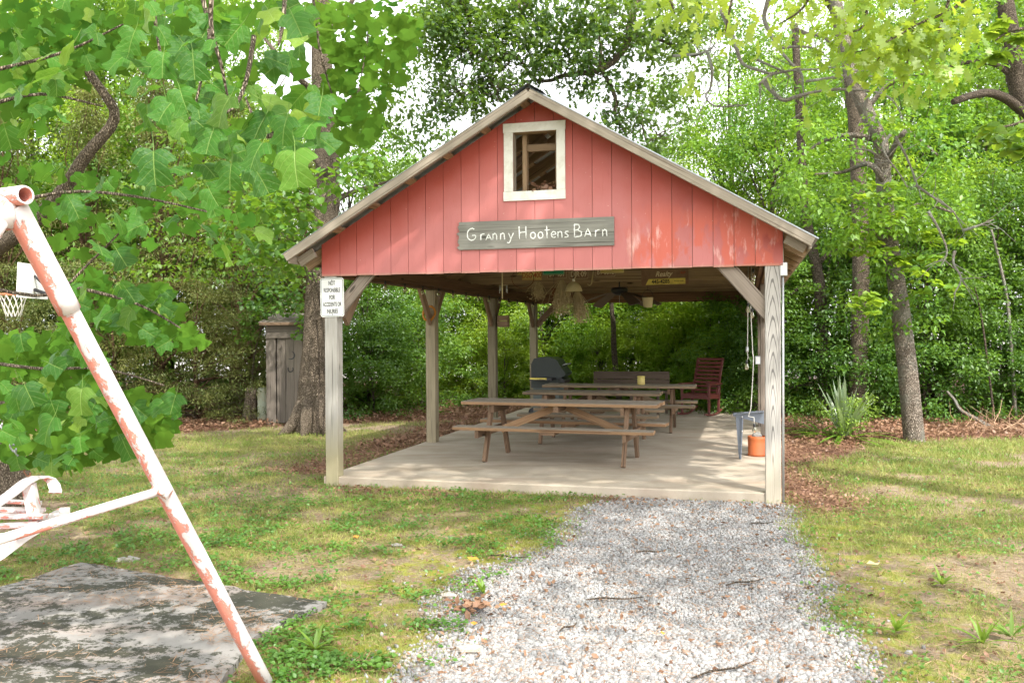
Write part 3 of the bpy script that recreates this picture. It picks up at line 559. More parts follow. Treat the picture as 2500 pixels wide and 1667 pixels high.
MB().prism([(-.28, -.115), (.295, -.115), (.295, -.030), (-.235, -.030)], -.009, -.0061).build('number_strip', M['yellow'], rs, recalc=True)
text('lettering', 'Realty', .105, (-.02, -.0075, .035), M['pale_text'], rs, .9, .0015, .35); text('lettering', '445-4285', .078, (-.06, -.0100, -.073), M['dark_text'], rs, .88, .002)
text('lettering', 'KUT', .042, (.265, -.0075, .045), M['red_text'], rs, .9, .001); text('lettering', 'Bill Smith, Broker', .026, (.205, -.0100, -.07), M['dark_text'], rs, .75)
q = MB(); q.tube([(0, 0, .12), (0, 0, -.09), (-.01, 0, -.115), (-.03, 0, -.125), (-.05, 0, -.115), (-.055, 0, -.10)], .009, 6)
tag(q.build('walking_cane', M['straw'], None, BM @ Matrix.Translation((-.225, 4.595, 2.41)) @ Matrix.Rotation(R(8), 4, 'Y')), 'pale bent cane hanging from the beam between two plates', 'cane')

# ---------------------------------------------------------------- picnic tables
def picnic_table(loc, rz, L, label, mt, ml):
    t = empty('picnic_table', loc, rz, label, 'picnic table', 'picnic tables on the slab')
    zt, zb, Wd, bo = .692, .42, .30, .60
    for k in range(5):
        y = -Wd+.06+k*.12; e = random.uniform(-.012, .012); board('table_plank', (-L+e, y, zt-.019), (L+e, y, zt-.019), .038, .115, mt, t, (0, 0, 1))
    for s in (-1, 1):
        for k in range(2): e = random.uniform(-.01, .01); board('bench_plank', (-L+e, s*(bo-.06-.122*k), zb-.019), (L+e, s*(bo-.06-.122*k), zb-.019), .038, .116, mt, t, (0, 0, 1))
        x = s*.817*L/1.166
        for r_ in (-1, 1): board('leg', (x, r_*.44, 0), (x, r_*.17, zt-.04), .040, .088, ml, t, (1, 0, 0))
        board('top_cleat', (x-s*.042, -Wd+.02, zt-.085), (x-s*.042, Wd-.02, zt-.085), .038, .085, ml, t, (1, 0, 0))
        board('bench_support', (x+s*.042, -bo, zb-.082), (x+s*.042, bo, zb-.082), .038, .085, ml, t, (1, 0, 0))
        board('diagonal_brace', (x-s*.06, 0, zb-.08), (s*.06, 0, zt-.07), .038, .085, mt, t, (0, 1, 0))
    board('top_cleat', (0, -Wd+.02, zt-.075), (0, Wd-.02, zt-.075), .06, .07, ml, t, (1, 0, 0))
    for s in (-1, 1): board('bench_cleat', (-.02, s*bo-s*.01, zb-.055), (-.02, s*(bo-.22), zb-.055), .18, .03, ml, t, (1, 0, 0))
    return t
picnic_table(BM @ Vector((-.122, 1.771, HS)), -TH-.061, 1.166, 'nearest picnic table, brown planks and A-frame legs with an orange-edged top', M['table'], M['table_leg'])
picnic_table(BM @ Vector((-.06, 3.62, HS)), -TH, .93, 'middle picnic table, shorter weathered grey-brown one behind the nearest', M['table_old'], M['table_leg'])
picnic_table(BM @ Vector((.07, 5.32, HS)), -TH+.01, 1.17, 'farthest picnic table, carrying a yellow tin jar', M['table_old'], M['table_leg'])
tj = empty('tin_jar', BM @ Vector((.41, 5.30, HS+.692)), -TH, 'yellow tin jar standing on the farthest picnic table', 'jar')
MB().lathe([(.055, 0), (.058, .01), (.058, .10), (.05, .115)], n=14).build('body', M['yellow_old'], tj); MB().lathe([(.062, .115), (.062, .135), (.03, .14)], n=14).build('lid', M['yellow_old'], tj)
# dark plank bench at the back
pb_ = empty('plank_bench', BM @ Vector((-.05, 7.75, HS)), -TH, 'long dark plank bench with high solid back behind the tables', 'bench')
board('backrest', (-.69, -.0, .58), (.69, -.0, .58), .03, .14, M['bench_dark'], pb_, (0, 1, 0)); board('backrest', (-.69, .004, .725), (.69, .004, .725), .03, .14, M['bench_dark'], pb_, (0, 1, 0))
for x in (-.6, .0, .48): board('leg', (x, .03, 0), (x, .03, .79), .05, .04, M['bench_dark'], pb_)
for x in (-.6, .6): board('leg', (x, .42, 0), (x, .42, .40), .05, .05, M['bench_dark'], pb_)
for y in (.10, .24, .38): board('seat_plank', (-.69, y, .415), (.69, y, .415), .03, .12, M['bench_dark'], pb_, (0, 0, 1))
# maroon rocking chair
rc = empty('rocking_chair', BM @ Vector((1.18, 8.05, HS)), -TH+.0, 'maroon slatted wooden rocking chair at the back right of the slab', 'rocking chair')
fx = Vector((-.30, -.62, 0)).normalized(); sx_ = Vector((.86, -.42, 0)).normalized()      # front, and across
fx = Vector((-.36, -.93, 0)).normalized(); sx_ = Vector((.93, -.36, 0)).normalized()
def RC(a_, b_, z): return tuple(sx_*a_+fx*b_+Vector((0, 0, z)))
for s in (-1, 1):
    q = MB(); pth = [RC(s*.26, .42-.84*i/10, .015+.11*((i/10-.42)/.58)**2*(1 if i > 4 else .6)) for i in range(11)]; q.tube(pth, .019, 6); q.build('rocker', M['maroon'], rc)
    board('leg', RC(s*.26, .24, .03), RC(s*.26, .24, .56), .045, .03, M['maroon'], rc, sx_); board('leg', RC(s*.26, -.18, .03), RC(s*.26, -.22, .56), .045, .03, M['maroon'], rc, sx_)
    board('side_rail', RC(s*.26, .24, .35), RC(s*.26, -.2, .33), .03, .08, M['maroon'], rc, sx_); board('armrest', RC(s*.27, .30, .575), RC(s*.27, -.26, .56), .075, .025, M['maroon'], rc, sx_)
    board('back_stile', RC(s*.24, -.15, .32), RC(s*.24, -.44, 1.02), .045, .03, M['maroon'], rc, sx_)
for k in range(6): board('seat_slat', RC(-.25, .25-.075*k, .385), RC(.25, .25-.075*k, .385), .02, .06, M['maroon'], rc, (0, 0, 1))
for k in range(9):
    f = k/8; board('back_slat', RC(-.23, -.175-.25*f, .44+.56*f), RC(.23, -.175-.25*f, .44+.56*f), .018, .05, M['maroon'], rc, Vector(RC(0, -.94, -.35)))
board('front_rail', RC(-.25, .25, .34), RC(.25, .25, .34), .03, .07, M['maroon'], rc, fx)
# second, lower maroon seat left of it
# grill with side shelf
gr = empty('gas_grill', BM @ Vector((-1.50, 7.2, HS)), -TH, 'dark gas grill with closed hood and a yellow strip on its side shelf', 'grill')
q = MB(); prof = [(-.22, .66), (-.22, .95), (-.17, 1.05), (-.05, 1.075), (.14, 1.07), (.24, 1.03), (.33, .88), (.40, .80), (.40, .76), (.30, .70), (.30, .66)]
q.prism(prof, -.30, .30).build('hood', M['grill'], gr, recalc=True)
MB().box((.04, 0, .60), (.52, .62, .14)).build('firebox', M['grill'], gr); MB().box((.33, 0, .66), (.10, .60, .08), Matrix.Rotation(R(30), 3, 'Y')).build('control_panel', M['dark_metal'], gr)
q = MB(); q.tube([(.33, -.24, .93), (.39, -.24, .95), (.39, .24, .95), (.33, .24, .93)], .012, 6).build('handle', M['conduit'], gr)
MB().box((.04, 0, .28), (.46, .56, .50)).build('cart', M['cart'], gr)
MB().box((.02, -.47, .70), (.40, .30, .05)).build('side_shelf', M['dark_metal'], gr); MB().box((-.02, -.625, .71), (.30, .012, .03)).build('edge_strip', M['yellow'], gr)
for y in (-.22, .22): MB().lathe([(.08, -.02), (.09, -.015), (.09, .015), (.08, .02)], n=14).build('wheel', M['dark_metal'], gr, Matrix.Translation((-.2, y, .09)) @ Matrix.Rotation(math.pi/2, 4, 'X'))
# log heap behind the rocker
lh = empty('log', (0, 0, 0)); bpy.data.objects.remove(lh)
for i, (u, v, z, a_, r_, l_) in enumerate(((1.9, 9.5, .07, .1, .07, .9), (2.1, 9.7, .07, -.2, .06, 1.0), (1.75, 9.75, .06, .3, .05, .8), (2.0, 9.6, .19, .05, .06, .9), (1.75, 9.55, .22, -.3, .045, .8))):
    q = MB(); q.tube([(-l_/2, 0, 0), (-l_/6, .01, .01), (l_/5, -.01, 0), (l_/2, .01, .01)], [r_, r_*1.03, r_*.95, r_*.9], 9, jit=.06)
    tag(q.build('log', M['bark_dark'], None, BM @ Matrix.Translation((u, v, z)) @ Matrix.Rotation(a_+.2, 4, 'Z') @ Matrix.Rotation(.12*(i-2), 4, 'Y')), ('lowest', 'right-hand', 'thin left', 'topmost right', 'topmost left')[i]+' dark log in the heap behind the maroon rocking chair', 'log', 'logs heaped behind the slab')
# grey bracket stand and orange drum with rock
gs = empty('bracket_stand', BM @ Vector((2.0, 2.3, HS)), -TH, 'grey painted metal stand with tapering leg beside the right front post', 'metal stand')
q = MB(); q.prism([(-.165, .505), (.19, .415), (.19, .565), (-.165, .530)], -.005, .005).build('arm', M['grey_metal'], gs, recalc=True)
MB().prism([(-.165, .528), (.19, .563), (.19, .570), (-.165, .537)], -.07, .07).build('top_flange', M['grey_metal'], gs, recalc=True)
MB().prism([(-.135, .505), (-.045, .50), (-.070, .0), (-.098, .0)], -.004, .004).build('leg', M['grey_metal'], gs, recalc=True)
MB().prism([(-.06, .505), (-.048, .505), (-.070, .0), (-.082, .0)], -.045, .045).build('leg_flange', M['grey_metal'], gs, recalc=True)
for z in (.50, .33): MB().lathe([(.012, 0), (.01, .006), (.002, .008)], n=8).build('bolt', M['conduit'], gs, Matrix.Translation((-.06, -.046, z)) @ Matrix.Rotation(math.pi/2, 4, 'X'))
dr = empty('drum', BM @ Vector((2.115, 2.62, HS)), -TH, 'orange ribbed drum holding a pale rock behind the right front post', 'drum')
MB().lathe([(.10, 0), (.112, .006), (.112, .03), (.108, .04), (.110, .10), (.108, .105), (.111, .15), (.109, .155), (.112, .20), (.114, .235), (.108, .24), (.104, .20), (.102, .10)], n=28, cap=False).build('shell', M['orange'], dr)
MB().lathe([(.001, .10), (.1025, .101)], n=28, cap=False).build('fill', M['rock'], dr)
q = MB(); v_ = [Vector(p)*Vector((1, 1, .9)).x for p in _ico]; q.add([(p[0]*.085*random.uniform(.85, 1.15), p[1]*.075*random.uniform(.85, 1.1), p[2]*.075) for p in _ico], _icf)
ro = q.build('rock', M['rock'], None, BM @ Matrix.Translation((2.11, 2.62, HS+.235)) @ Matrix.Rotation(.5, 4, 'X')); sb = ro.modifiers.new('s', 'SUBSURF'); sb.levels = sb.render_levels = 1
tag(ro, 'pale flat rock lying in the orange drum', 'rock')

# ---------------------------------------------------------------- hanging things
cf = empty('ceiling_fan', BM @ Vector((.066, 5.4, 2.24)), -TH, 'dark ceiling fan with drooping wooden blades hanging over the tables', 'ceiling fan')
MB().lathe([(.055, .14), (.06, .17), (.045, .20)], n=14).build('canopy', M['dark_metal'], cf); MB().lathe([(.012, .05), (.012, .15)], n=8).build('rod', M['dark_metal'], cf)
MB().lathe([(.05, -.07), (.09, -.05), (.13, -.02), (.135, .02), (.12, .05), (.03, .06)], n=20).build('motor', M['dark_metal'], cf)
for k, ang in enumerate((-160, -62, -18, 60, 130)):
    d = Vector((math.cos(R(ang)), math.sin(R(ang)), 0)); s_ = Vector((-d.y, d.x, 0)); q = MB(); row = []
    for r_, w, dz in ((.13, .035, -.045), (.22, .06, -.055), (.42, .082, -.12), (.64, .095, -.215), (.68, .075, -.235)): row.append([d*r_+s_*w+Vector((0, 0, dz+.014)), d*r_-s_*w+Vector((0, 0, dz-.014))])
    vs2 = [p for r2 in row for p in r2]; vs2 += [p+Vector((0, 0, .007)) for p in vs2]; n = len(row); m2 = 2*n
    fs = [(2*i, 2*i+1, 2*i+3, 2*i+2) for i in range(n-1)]+[(m2+2*i, m2+2*i+2, m2+2*i+3, m2+2*i+1) for i in range(n-1)]+[(2*i, 2*i+2, m2+2*i+2, m2+2*i) for i in range(n-1)]+[(2*i+1, m2+2*i+1, m2+2*i+3, 2*i+3) for i in range(n-1)]+[(2*n-2, 2*n-1, m2+2*n-1, m2+2*n-2)]
    q.add(vs2, fs).build('blade', M['blade'], cf)
MB().tube([(0, 0, -.06), (.0, 0, -.22)], .003, 5).build('pull_chain', M['cord'], cf)
hl = empty('hanging_lamp', BM @ Vector((-.207, 3.0, 2.13)), -TH, 'tan dome-shaded lamp with white knob hanging among dried plants', 'lamp')
MB().lathe([(.115, 0), (.112, .02), (.095, .07), (.06, .11), (.02, .13)], n=22, cap=False).build('shade', M['tan'], hl); MB().lathe([(.018, .125), (.02, .15), (.016, .165)], n=10).build('knob', M['trim'], hl); MB().tube([(0, 0, .16), (0, 0, .31)], .003, 5).build('cord', M['cord_dark'], hl)
def dried(u, v, ztop, w, h, n, label, lean=0):
    q = MB(); 
    for i in range(n):
        x = random.gauss(0, w*.35); y = random.gauss(0, w*.3); L_ = h*random.uniform(.5, 1); k_ = lean*L_
        q.tube([(x*.15, y*.15, 0), (x*.7+random.gauss(0, .01)+k_*.4, y*.7, -L_*.5), (x+random.gauss(0, .015)+k_, y, -L_)], [.003, .004, .002], 3, cap=False)
    e = q.build('dried_plants', M['straw'], None, BM @ Matrix.Translation((u, v, ztop)))
    k2 = n*9; t_ = rng.uniform(.15, 1, k2); X_ = np.c_[rng.normal(0, w*.34, k2)*t_+lean*h*t_, rng.normal(0, w*.3, k2)*t_, -h*t_*rng.uniform(.6, 1, k2)]
    sd_ = scatter('seed_heads', *T_LEAF, X_, unit(k2), unit(k2), rng.uniform(.015, .04, k2), M['straw']); tag(obj('seed_heads', sd_, e), kind='stuff')
    return tag(e, label, 'dried plants', 'dried plant bundles under the loft')
dried(-.37, 3.0, 2.28, .22, .48, 110, 'larger tan dried plant bundle hanging left of the dome lamp', -.02); dried(-.17, 3.05, 2.13, .17, .44, 90, 'tan dried plant bundle hanging directly below the dome lamp', .12)
dried(-.69, 3.0, 2.27, .14, .25, 60, 'small dried plant bundle hanging left of the little lantern', 0)
ln = empty('lantern', BM @ Vector((-.755+.22, 3.3, 2.06)), -TH, 'little rusty lantern hanging between two dried bundles', 'lantern')
MB().lathe([(.035, 0), (.04, .01), (.03, .02), (.028, .10), (.04, .115), (.015, .14)], n=12).build('body', M['rust'], ln); MB().tube([(0, 0, .14), (0, 0, .32)], .003, 5).build('wire', M['cord_dark'], ln)
wc = empty('wind_chime', BM @ Vector((-1.044, 2.5, 2.2)), -TH, 'pale tube wind chime hanging near the left side of the loft', 'wind chime')
MB().tube([(0, 0, .2), (0, 0, -.17)], .008, 6).build('centre_tube', M['pale_text'], wc); MB().tube([(-.045, 0, 0), (.075, 0, 0)], .004, 5).build('crossbar', M['pale_text'], wc)
for x, l_ in ((-.035, .10), (-.02, .07), (.055, .09), (.066, .1)): MB().tube([(x, 0, 0), (x, 0, -l_)], .005, 6).build('chime_tube', M['conduit'], wc)
q = MB(); q.tube([(.15*math.cos(R(i*12)), 0, .13*math.sin(R(i*12))) for i in range(31)], .005, 5); tag(q.build('metal_hoop', M['rust'], None, BM @ Matrix.Translation((-.895, 3.0, 2.315))), 'thin metal hoop hanging under the loft left of the dried plants', 'hoop')
bk = empty('hanging_bucket', BM @ Vector((.55, 5.0, 1.965)), -TH, 'pale bucket hanging right of the ceiling fan', 'bucket')
MB().lathe([(.06, 0), (.068, .02), (.082, .14), (.085, .15), (.075, .145)], n=18, cap=False).build('shell', M['tan'], bk); MB().lathe([(.001, .01), (.061, .01)], n=18, cap=False).build('base', M['rust'], bk)
MB().tube([(.083*math.cos(R(x)), 0, .145+.12*math.sin(R(x))) for x in range(0, 181, 20)], .003, 5).build('handle', M['dark_metal'], bk); MB().tube([(0, 0, .26), (0, 0, .45)], .003, 5).build('wire', M['cord_dark'], bk)
q = MB(); q.tube([(.085*math.cos(R(i*15)), .01*math.sin(i), .10*math.sin(R(i*15))) for i in range(25)], .016, 6, jit=.3); tag(q.build('wreath', M['wreath'], None, BM @ Matrix.Translation((-2.235, 3.03, 1.865)) @ Matrix.Rotation(.4, 4, 'Y')), 'small orange garland ring on the second left post', 'wreath')
bx = empty('wooden_box', BM @ Vector((-2.03, 6.18, 1.70)), -TH, 'small brown wooden box fixed beside the third left post', 'box')
for k in range(2): board('side_board', (-.09, -.06, .05+.095*k), (.09, -.06, .05+.095*k), .012, .09, M['brace'], bx, (0, 1, 0))
for s in (-1, 1): board('end_board', (s*.09, -.05, .1), (s*.09, .05, .1), .19, .012, M['brace'], bx, (0, 0, 1))
board('base_board', (-.09, 0, .0), (.09, 0, .0), .11, .012, M['brace'], bx, (0, 1, 0))
# strings of bulbs along both side beams
def bulb(parent, x, y, z, up_=False):
    b = MB().lathe([(.012, 0), (.014, -.02), (.012, -.035)], n=8).build('socket', M['cord_dark'], parent, Matrix.Translation((x, y, z)))
    MB().lathe([(.011, -.035), (.018, -.055), (.024, -.075), (.020, -.095), (.004, -.105)], n=10).build('glass_bulb', M['glass'], b)
for sgn, u, lab in ((-1, -2.06, 'string of clear bulbs along the left side beam of the barn'), (1, 2.06, 'string of clear bulbs along the right side beam of the barn')):
    e = empty('string_lights', BM @ Vector((u, 0, 2.2)), -TH, lab, 'string lights')
    ys = [.45+i*.62 for i in range(14)]; q = MB(); pth = []
    for A_, B_ in zip(ys[:-1], ys[1:]): pth += [(0, A_, 0), (0, (A_+B_)/2, -.03)]
    q.tube(pth+[(0, ys[-1], 0)], .004, 5).build('cord', M['cord_dark'], e)
    for y in ys: bulb(e, 0, y, -.002)
dc = empty('lamp_cord', BM @ Vector((2.04, 1.6, 0)), -TH, 'white lamp cord with hanging bulbs looped down beside the right front post', 'lamp cord')
MB().tube([(.01, 0, 2.3), (.0, 0, 1.9), (.002, 0, 1.75), (.02, 0, 1.35), (.028, 0, 1.3), (.02, 0, 1.1), (.008, 0, .9), (-.002, 0, .74), (-.03, .02, .65), (.03, .03, .64), (.035, .03, .56)], .005, 6).build('cord', M['cord'], dc)
MB().tube([(-.025, 0, 2.3), (-.03, 0, 1.84), (-.035, 0, 1.45), (-.04, 0, 1.38), (-.03, 0, 1.30), (-.045, 0, 1.26)], .004, 6).build('cord', M['cord'], dc)
for x, z in ((.014, 1.84), (-.045, 1.27), (-.03, 1.90), (.035, .57)): bulb(dc, x, 0 if z > 1 else .03, z)
MB().lathe([(.014, 1.36), (.016, 1.38), (.014, 1.42)], (-.04, 0, 0), 8).build('socket', M['conduit'], dc)
ob = empty('outlet_box', BM @ Vector((2.13, 3.05, 1.23)), -TH, 'small grey outlet box on the second right post', 'outlet box')
MB().box((0, 0, 0), (.06, .05, .10)).build('box', M['conduit'], ob); MB().box((0, -.027, 0), (.045, .004, .08)).build('cover', M['white'], ob)
cd = empty('conduit', BM @ Vector((2.322, .03, 0)), -TH, 'grey electrical conduit with junction box running up the right front post', 'conduit')
MB().tube([(0, 0, 0), (0, 0, 2.10)], .011, 8).build('pipe', M['conduit'], cd); MB().tube([(-.002, 0, 2.22), (-.003, 0, 2.50)], .011, 8).build('pipe', M['conduit'], cd)
MB().box((.008, -.01, 2.16), (.062, .06, .12)).build('junction_box', M['conduit'], cd); MB().box((.008, -.042, 2.16), (.056, .004, .11)).build('cover', M['white'], cd)
# ---------------------------------------------------------------- ground
GP = [(1.12, 8.86), (.69, 8.12), (.45, 7.27), (.02, 6.46), (-.31, 5.45), (-.25, 4.84), (-.49, 4.19), (-.75, 3.3), (-.9, 1.0), (1.0, 1.0), (1.32, 3.5), (1.48, 4.1), (1.66, 4.8), (1.86, 5.49), (2.06, 6.3), (2.34, 7.3), (2.48, 8.0), (2.50, 8.33)]
PAD = [(-4.6, 5.0), (-3.2, 5.55), (-2.95, 6.15), (-1.07, 5.20), (-1.34, 4.62), (-1.30, 4.0), (-1.5, 2.5), (-4.5, 2.0)]
SLB = [(p.x, p.y) for p in slabp]
def sdist(x, y, poly):                                       # signed distance (inside > 0)
    d = np.full(np.shape(x), 1e9)
    for i in range(len(poly)):
        (x1, y1), (x2, y2) = poly[i], poly[(i+1) % len(poly)]; L2 = (x2-x1)**2+(y2-y1)**2
        t_ = np.clip(((x-x1)*(x2-x1)+(y-y1)*(y2-y1))/L2, 0, 1); d = np.minimum(d, np.hypot(x-x1-t_*(x2-x1), y-y1-t_*(y2-y1)))
    return np.where(inpoly(x, y, poly), d, -d)
def gravel_m(x, y): return np.clip((sdist(x, y, GP)+.5*(fbm(x, y, 1.3, 3)-.5)+.12)/.28, 0, 1)
def litter_line(x): return np.interp(x, [-12, -8.3, -5.6, -3.9, -2.6, -1.0, 2.9, 3.2, 4.2, 5.2, 6.4, 7.5, 10, 16], [14.2, 14.5, 14.4, 15.2, 15.9, 16.4, 12.5, 10.6, 11.2, 12.8, 12.9, 13.2, 13.6, 14])
def litter_m(x, y):
    a_ = np.clip((y-litter_line(x)+1.2*(fbm(x, y, .9, 11)-.5))/.5, 0, 1)
    strip = np.exp(-((x-2.9-.05*(y-9))/.42)**2)*np.clip((y-7.6)/.6, 0, 1)*(y < 13)        # litter along the right side of the slab
    u_, v_ = toB(x, y); left = np.exp(-((u_+2.9)/.6)**2)*((v_ > .6) & (v_ < 7))*.9
    front = np.exp(-((v_+.22)/.16)**2)*((u_ > -2.5) & (u_ < 1.4))*.42*(.3+1.4*(fbm(x, y, 2.2, 61) > .5))
    return np.clip(np.maximum(np.maximum(a_, strip), np.maximum(left, front)), 0, 1)
def grass_m(x, y):
    f = fbm(x, y, 1.1, 21); h = fbm(x, y, 3.5, 5)
    gm = np.clip((.62*f+.38*h-.37)/.16, 0, 1)
    gm = np.where(x > 2.0, np.clip(gm*1.1+.02, 0, 1), gm); gm = np.where((x < 0) & (y > 8.6) & (y < 14.8), np.clip(gm+.35, 0, 1), gm)
    d = np.hypot((x+2.6)*.6, y-9.0); gm = gm*np.clip(d/.7-.2, .25, 1); gm = np.clip(gm+.08, 0, 1)
    return gm*(1-gravel_m(x, y))*(1-litter_m(x, y))*(~inpoly(x, y, SLB))*(~inpoly(x, y, PAD))
def hgt(x, y): return .05*(fbm(x, y, .35, 40, 3)-.5)*np.clip(np.abs(np.hypot(x-1, y-9))/4-.3, 0, 1)+.012*(fbm(x, y, 2.5, 41, 3)-.5)
gx = np.r_[-400, -150, -60, -30, np.arange(-15, 15.01, .11), 30, 60, 150, 400]; gy = np.r_[-60, -15, 0, np.arange(1.5, 19.01, .11), 22, 26, 32, 45, 80, 200, 600]
GX, GY = np.meshgrid(gx, gy); gz = hgt(GX, GY); far = (np.abs(GX) > 16) | (GY > 20) | (GY < 1); gz = np.where(far, 0, gz)-.012
V = np.c_[GX.ravel(), GY.ravel(), gz.ravel()]; nx, ny = len(gx), len(gy); I = np.arange(nx*ny).reshape(ny, nx)
Fc = np.c_[I[:-1, :-1].ravel(), I[:-1, 1:].ravel(), I[1:, 1:].ravel(), I[1:, :-1].ravel()]
m, t, bs, _ = new_mat('ground_soil'); g = G(t); at_ = g.n('ShaderNodeVertexColor', layer_name='cover'); cc = g.n('ShaderNodeSeparateColor'); g.val(cc.inputs[0], at_.outputs[0]); pos = g.n('ShaderNodeNewGeometry').outputs['Position']
n1 = g.noise(pos, 3.0, 6, .65); n2 = g.noise(pos, 34, 5, .7); n3 = g.noise(pos, 11, 5, .65)
soil = g.mix(g.ramp(n1, (.35, 0.0), (.65, 1.0)), (.13, .09, .06), (.24, .18, .13)); soil = g.mix(g.math('MULTIPLY', g.ramp(n2, (.45, 0.0), (.65, 1.0)), .6), soil, (.38, .30, .23))
turf = g.mix(g.ramp(n3, (.35, 0.0), (.6, 1.0)), (.12, .095, .045), (.17, .18, .045)); turf = g.mix(g.math('MULTIPLY', g.ramp(n1, (.5, 0.0), (.65, 1.0)), .7), turf, (.28, .26, .06))
lit = g.mix(g.ramp(n2, (.4, 0.0), (.62, 1.0)), (.10, .05, .033), (.27, .15, .10)); grv = g.mix(g.ramp(n2, (.4, 0.0), (.6, 1.0)), (.15, .135, .125), (.33, .315, .305))
c = g.mix(g.math('MULTIPLY', cc.outputs[0], .75), soil, turf); mo_ = g.math('MULTIPLY', at_.outputs['Alpha'], g.ramp(g.noise(pos, 5, 6, .7), (.44, 0.0), (.56, .85))); c = g.mix(mo_, c, (.20, .21, .03)); c = g.mix(cc.outputs[1], c, lit); c = g.mix(cc.outputs[2], c, grv)
py_ = g.xyz(pos)[1]; c = g.mix(g.ramp(g.math('MULTIPLY', py_, .01), (.30, 0.0), (.34, 1.0)), c, (.45, .43, .40))       # made-up pale clearing beyond the wood, so gaps between leaves look bright
g.val(bs.inputs['Base Color'], c); bs.inputs['Roughness'].default_value = .95; bs.inputs['Specular IOR Level'].default_value = .1; g.val(bs.inputs['Normal'], g.bump(g.math('ADD', n2, n3), .8, .02)); M['ground'] = m
me = np_mesh('ground', V, Fc, m); ca = me.color_attributes.new('cover', 'FLOAT_COLOR', 'POINT')
colr = np.c_[grass_m(GX, GY).ravel(), litter_m(GX, GY).ravel(), gravel_m(GX, GY).ravel(), (np.exp(-((sdist(GX, GY, GP)+.35)/.55)**2)*(GY < 8.6)*.95+.25*(np.abs(GX+1.5) < 2.4)*(GY < 8)).clip(0, 1).ravel()].astype(np.float32); ca.data.foreach_set('color', colr.ravel())
tag(obj('ground', me), kind='structure')
# mossy pad
pp = [(x, y) for x, y in PAD]; dense = []
for i in range(len(pp)):
    A_, B_ = Vector(pp[i]), Vector(pp[(i+1) % len(pp)]); k = max(2, int((B_-A_).length/.12))
    for j in range(k): p = A_.lerp(B_, j/k); dense.append((p.x+random.uniform(-.02, .02), p.y+random.uniform(-.018, .018)))
n = len(dense); MBp = MB().add([(x, y, -.05) for x, y in dense]+[(x, y, .030) for x, y in dense], [tuple(range(n, 2*n))]+[(i, (i+1) % n, (i+1) % n+n, i+n) for i in range(n)])
tag(MBp.build('old_paved_pad', M['pad']), kind='structure')

def frustum_pts(n, ymin, ymax, power=1.0, xpad=.4):           # points on the ground inside the view, denser near the eye
    y = ymin*(ymax/ymin)**(rng.random(n)**power); x = (rng.random(n)*2-1)*(.575*y+xpad); return x, y
# gravel stones
x, y = frustum_pts(330000, 3.6, 9.2); kx = rng.random(len(x)) < gravel_m(x, y)*.97+.0; k2_ = (rng.random(len(x)) < .022*np.clip(1+sdist(x, y, GP)/.7, 0, 1)**2) & ~inpoly(x, y, SLB); keep = (kx | k2_) & ~inpoly(x, y, PAD); x, y = x[keep], y[keep]
s_ = rng.gamma(4, .0016, len(x))+.0042; near = y < 4.9
m, t, bs, _ = new_mat('crushed_limestone'); g = G(t); ri = g.n('ShaderNodeNewGeometry').outputs['Random Per Island']
c = g.ramp(ri, (0, (.09, .085, .08)), (.2, (.185, .18, .18)), (.6, (.27, .268, .272)), (.94, (.31, .305, .30)), (.97, (.30, .22, .17)), (1, (.12, .07, .05))); c = g.mix(g.math('MULTIPLY', g.noise(g.coord(), 90, 3), .35), c, (.30, .29, .28))
g.val(bs.inputs['Base Color'], c); bs.inputs['Roughness'].default_value = .85; M['gravel'] = m
def stones(sel, tv, tf):
    k = sel.sum(); P_ = np.c_[x[sel], y[sel], hgt(x[sel], y[sel])-.012+s_[sel]*.30]; D_ = unit(k); N_ = unit(k); jit = rng.uniform(.7, 1.3, (1, len(tv), 1)); 
    return P_, D_, N_
icv = np.array(_ico)*[1.15, .85, .7]*rng.uniform(.75, 1.2, (12, 1)); ocv = np.array([(1, 0, 0), (-1, 0, 0), (0, .8, .1), (0, -.9, 0), (.1, 0, .65), (0, .1, -.6)]); ocf = [(0, 2, 4), (2, 1, 4), (1, 3, 4), (3, 0, 4), (2, 0, 5), (1, 2, 5), (3, 1, 5), (0, 3, 5)]
P_, D_, N_ = stones(near, icv, _icf); me1 = scatter('gravel', icv, _icf, P_, D_, N_, s_[near], M['gravel']); tag(obj('gravel', me1), kind='stuff')
P_, D_, N_ = stones(~near, ocv, ocf); me2 = scatter('gravel', ocv, ocf, P_, D_, N_, s_[~near], M['gravel']); tag(obj('gravel', me2), kind='stuff')
# grass and clover
x, y = frustum_pts(620000, 3.7, 16.5, .9, .2); gm = grass_m(x, y); keep = rng.random(len(x)) < gm*.50*(.35+1.1*fbm(x, y, 6, 31)); x, y = x[keep], y[keep]; k = len(x)
D_ = np.c_[rng.normal(0, .55, k), rng.normal(0, .55, k), np.ones(k)]; short = rng.uniform(.020, .05, k)*(1+.15*(x > 2))
tag(obj('grass', scatter('grass', *T_BLADE, np.c_[x, y, hgt(x, y)-.014], D_, unit(k)*[1, 1, .1], short*np.clip(y/7, .8, 1.5), M['grass'])), kind='stuff')
x, y = frustum_pts(210000, 3.7, 12, 1, .2); gm = grass_m(x, y)*np.clip((fbm(x, y, 5.5, 77)-.42)*4, 0, .8)*np.where(x > 1.5, .3, 1)*1.25; keep = rng.random(len(x)) < gm*.75; x, y = x[keep], y[keep]; k = len(x)
D_ = np.c_[rng.normal(0, 1, k), rng.normal(0, 1, k), rng.uniform(.0, .6, k)]
tag(obj('clover', scatter('clover', *T_WIDE, np.c_[x, y, hgt(x, y)+rng.uniform(.0, .03, k)], D_, np.c_[rng.normal(0, .3, k), rng.normal(0, .3, k)-.2, np.ones(k)], rng.uniform(.014, .032, k), M['clover'])), kind='stuff')
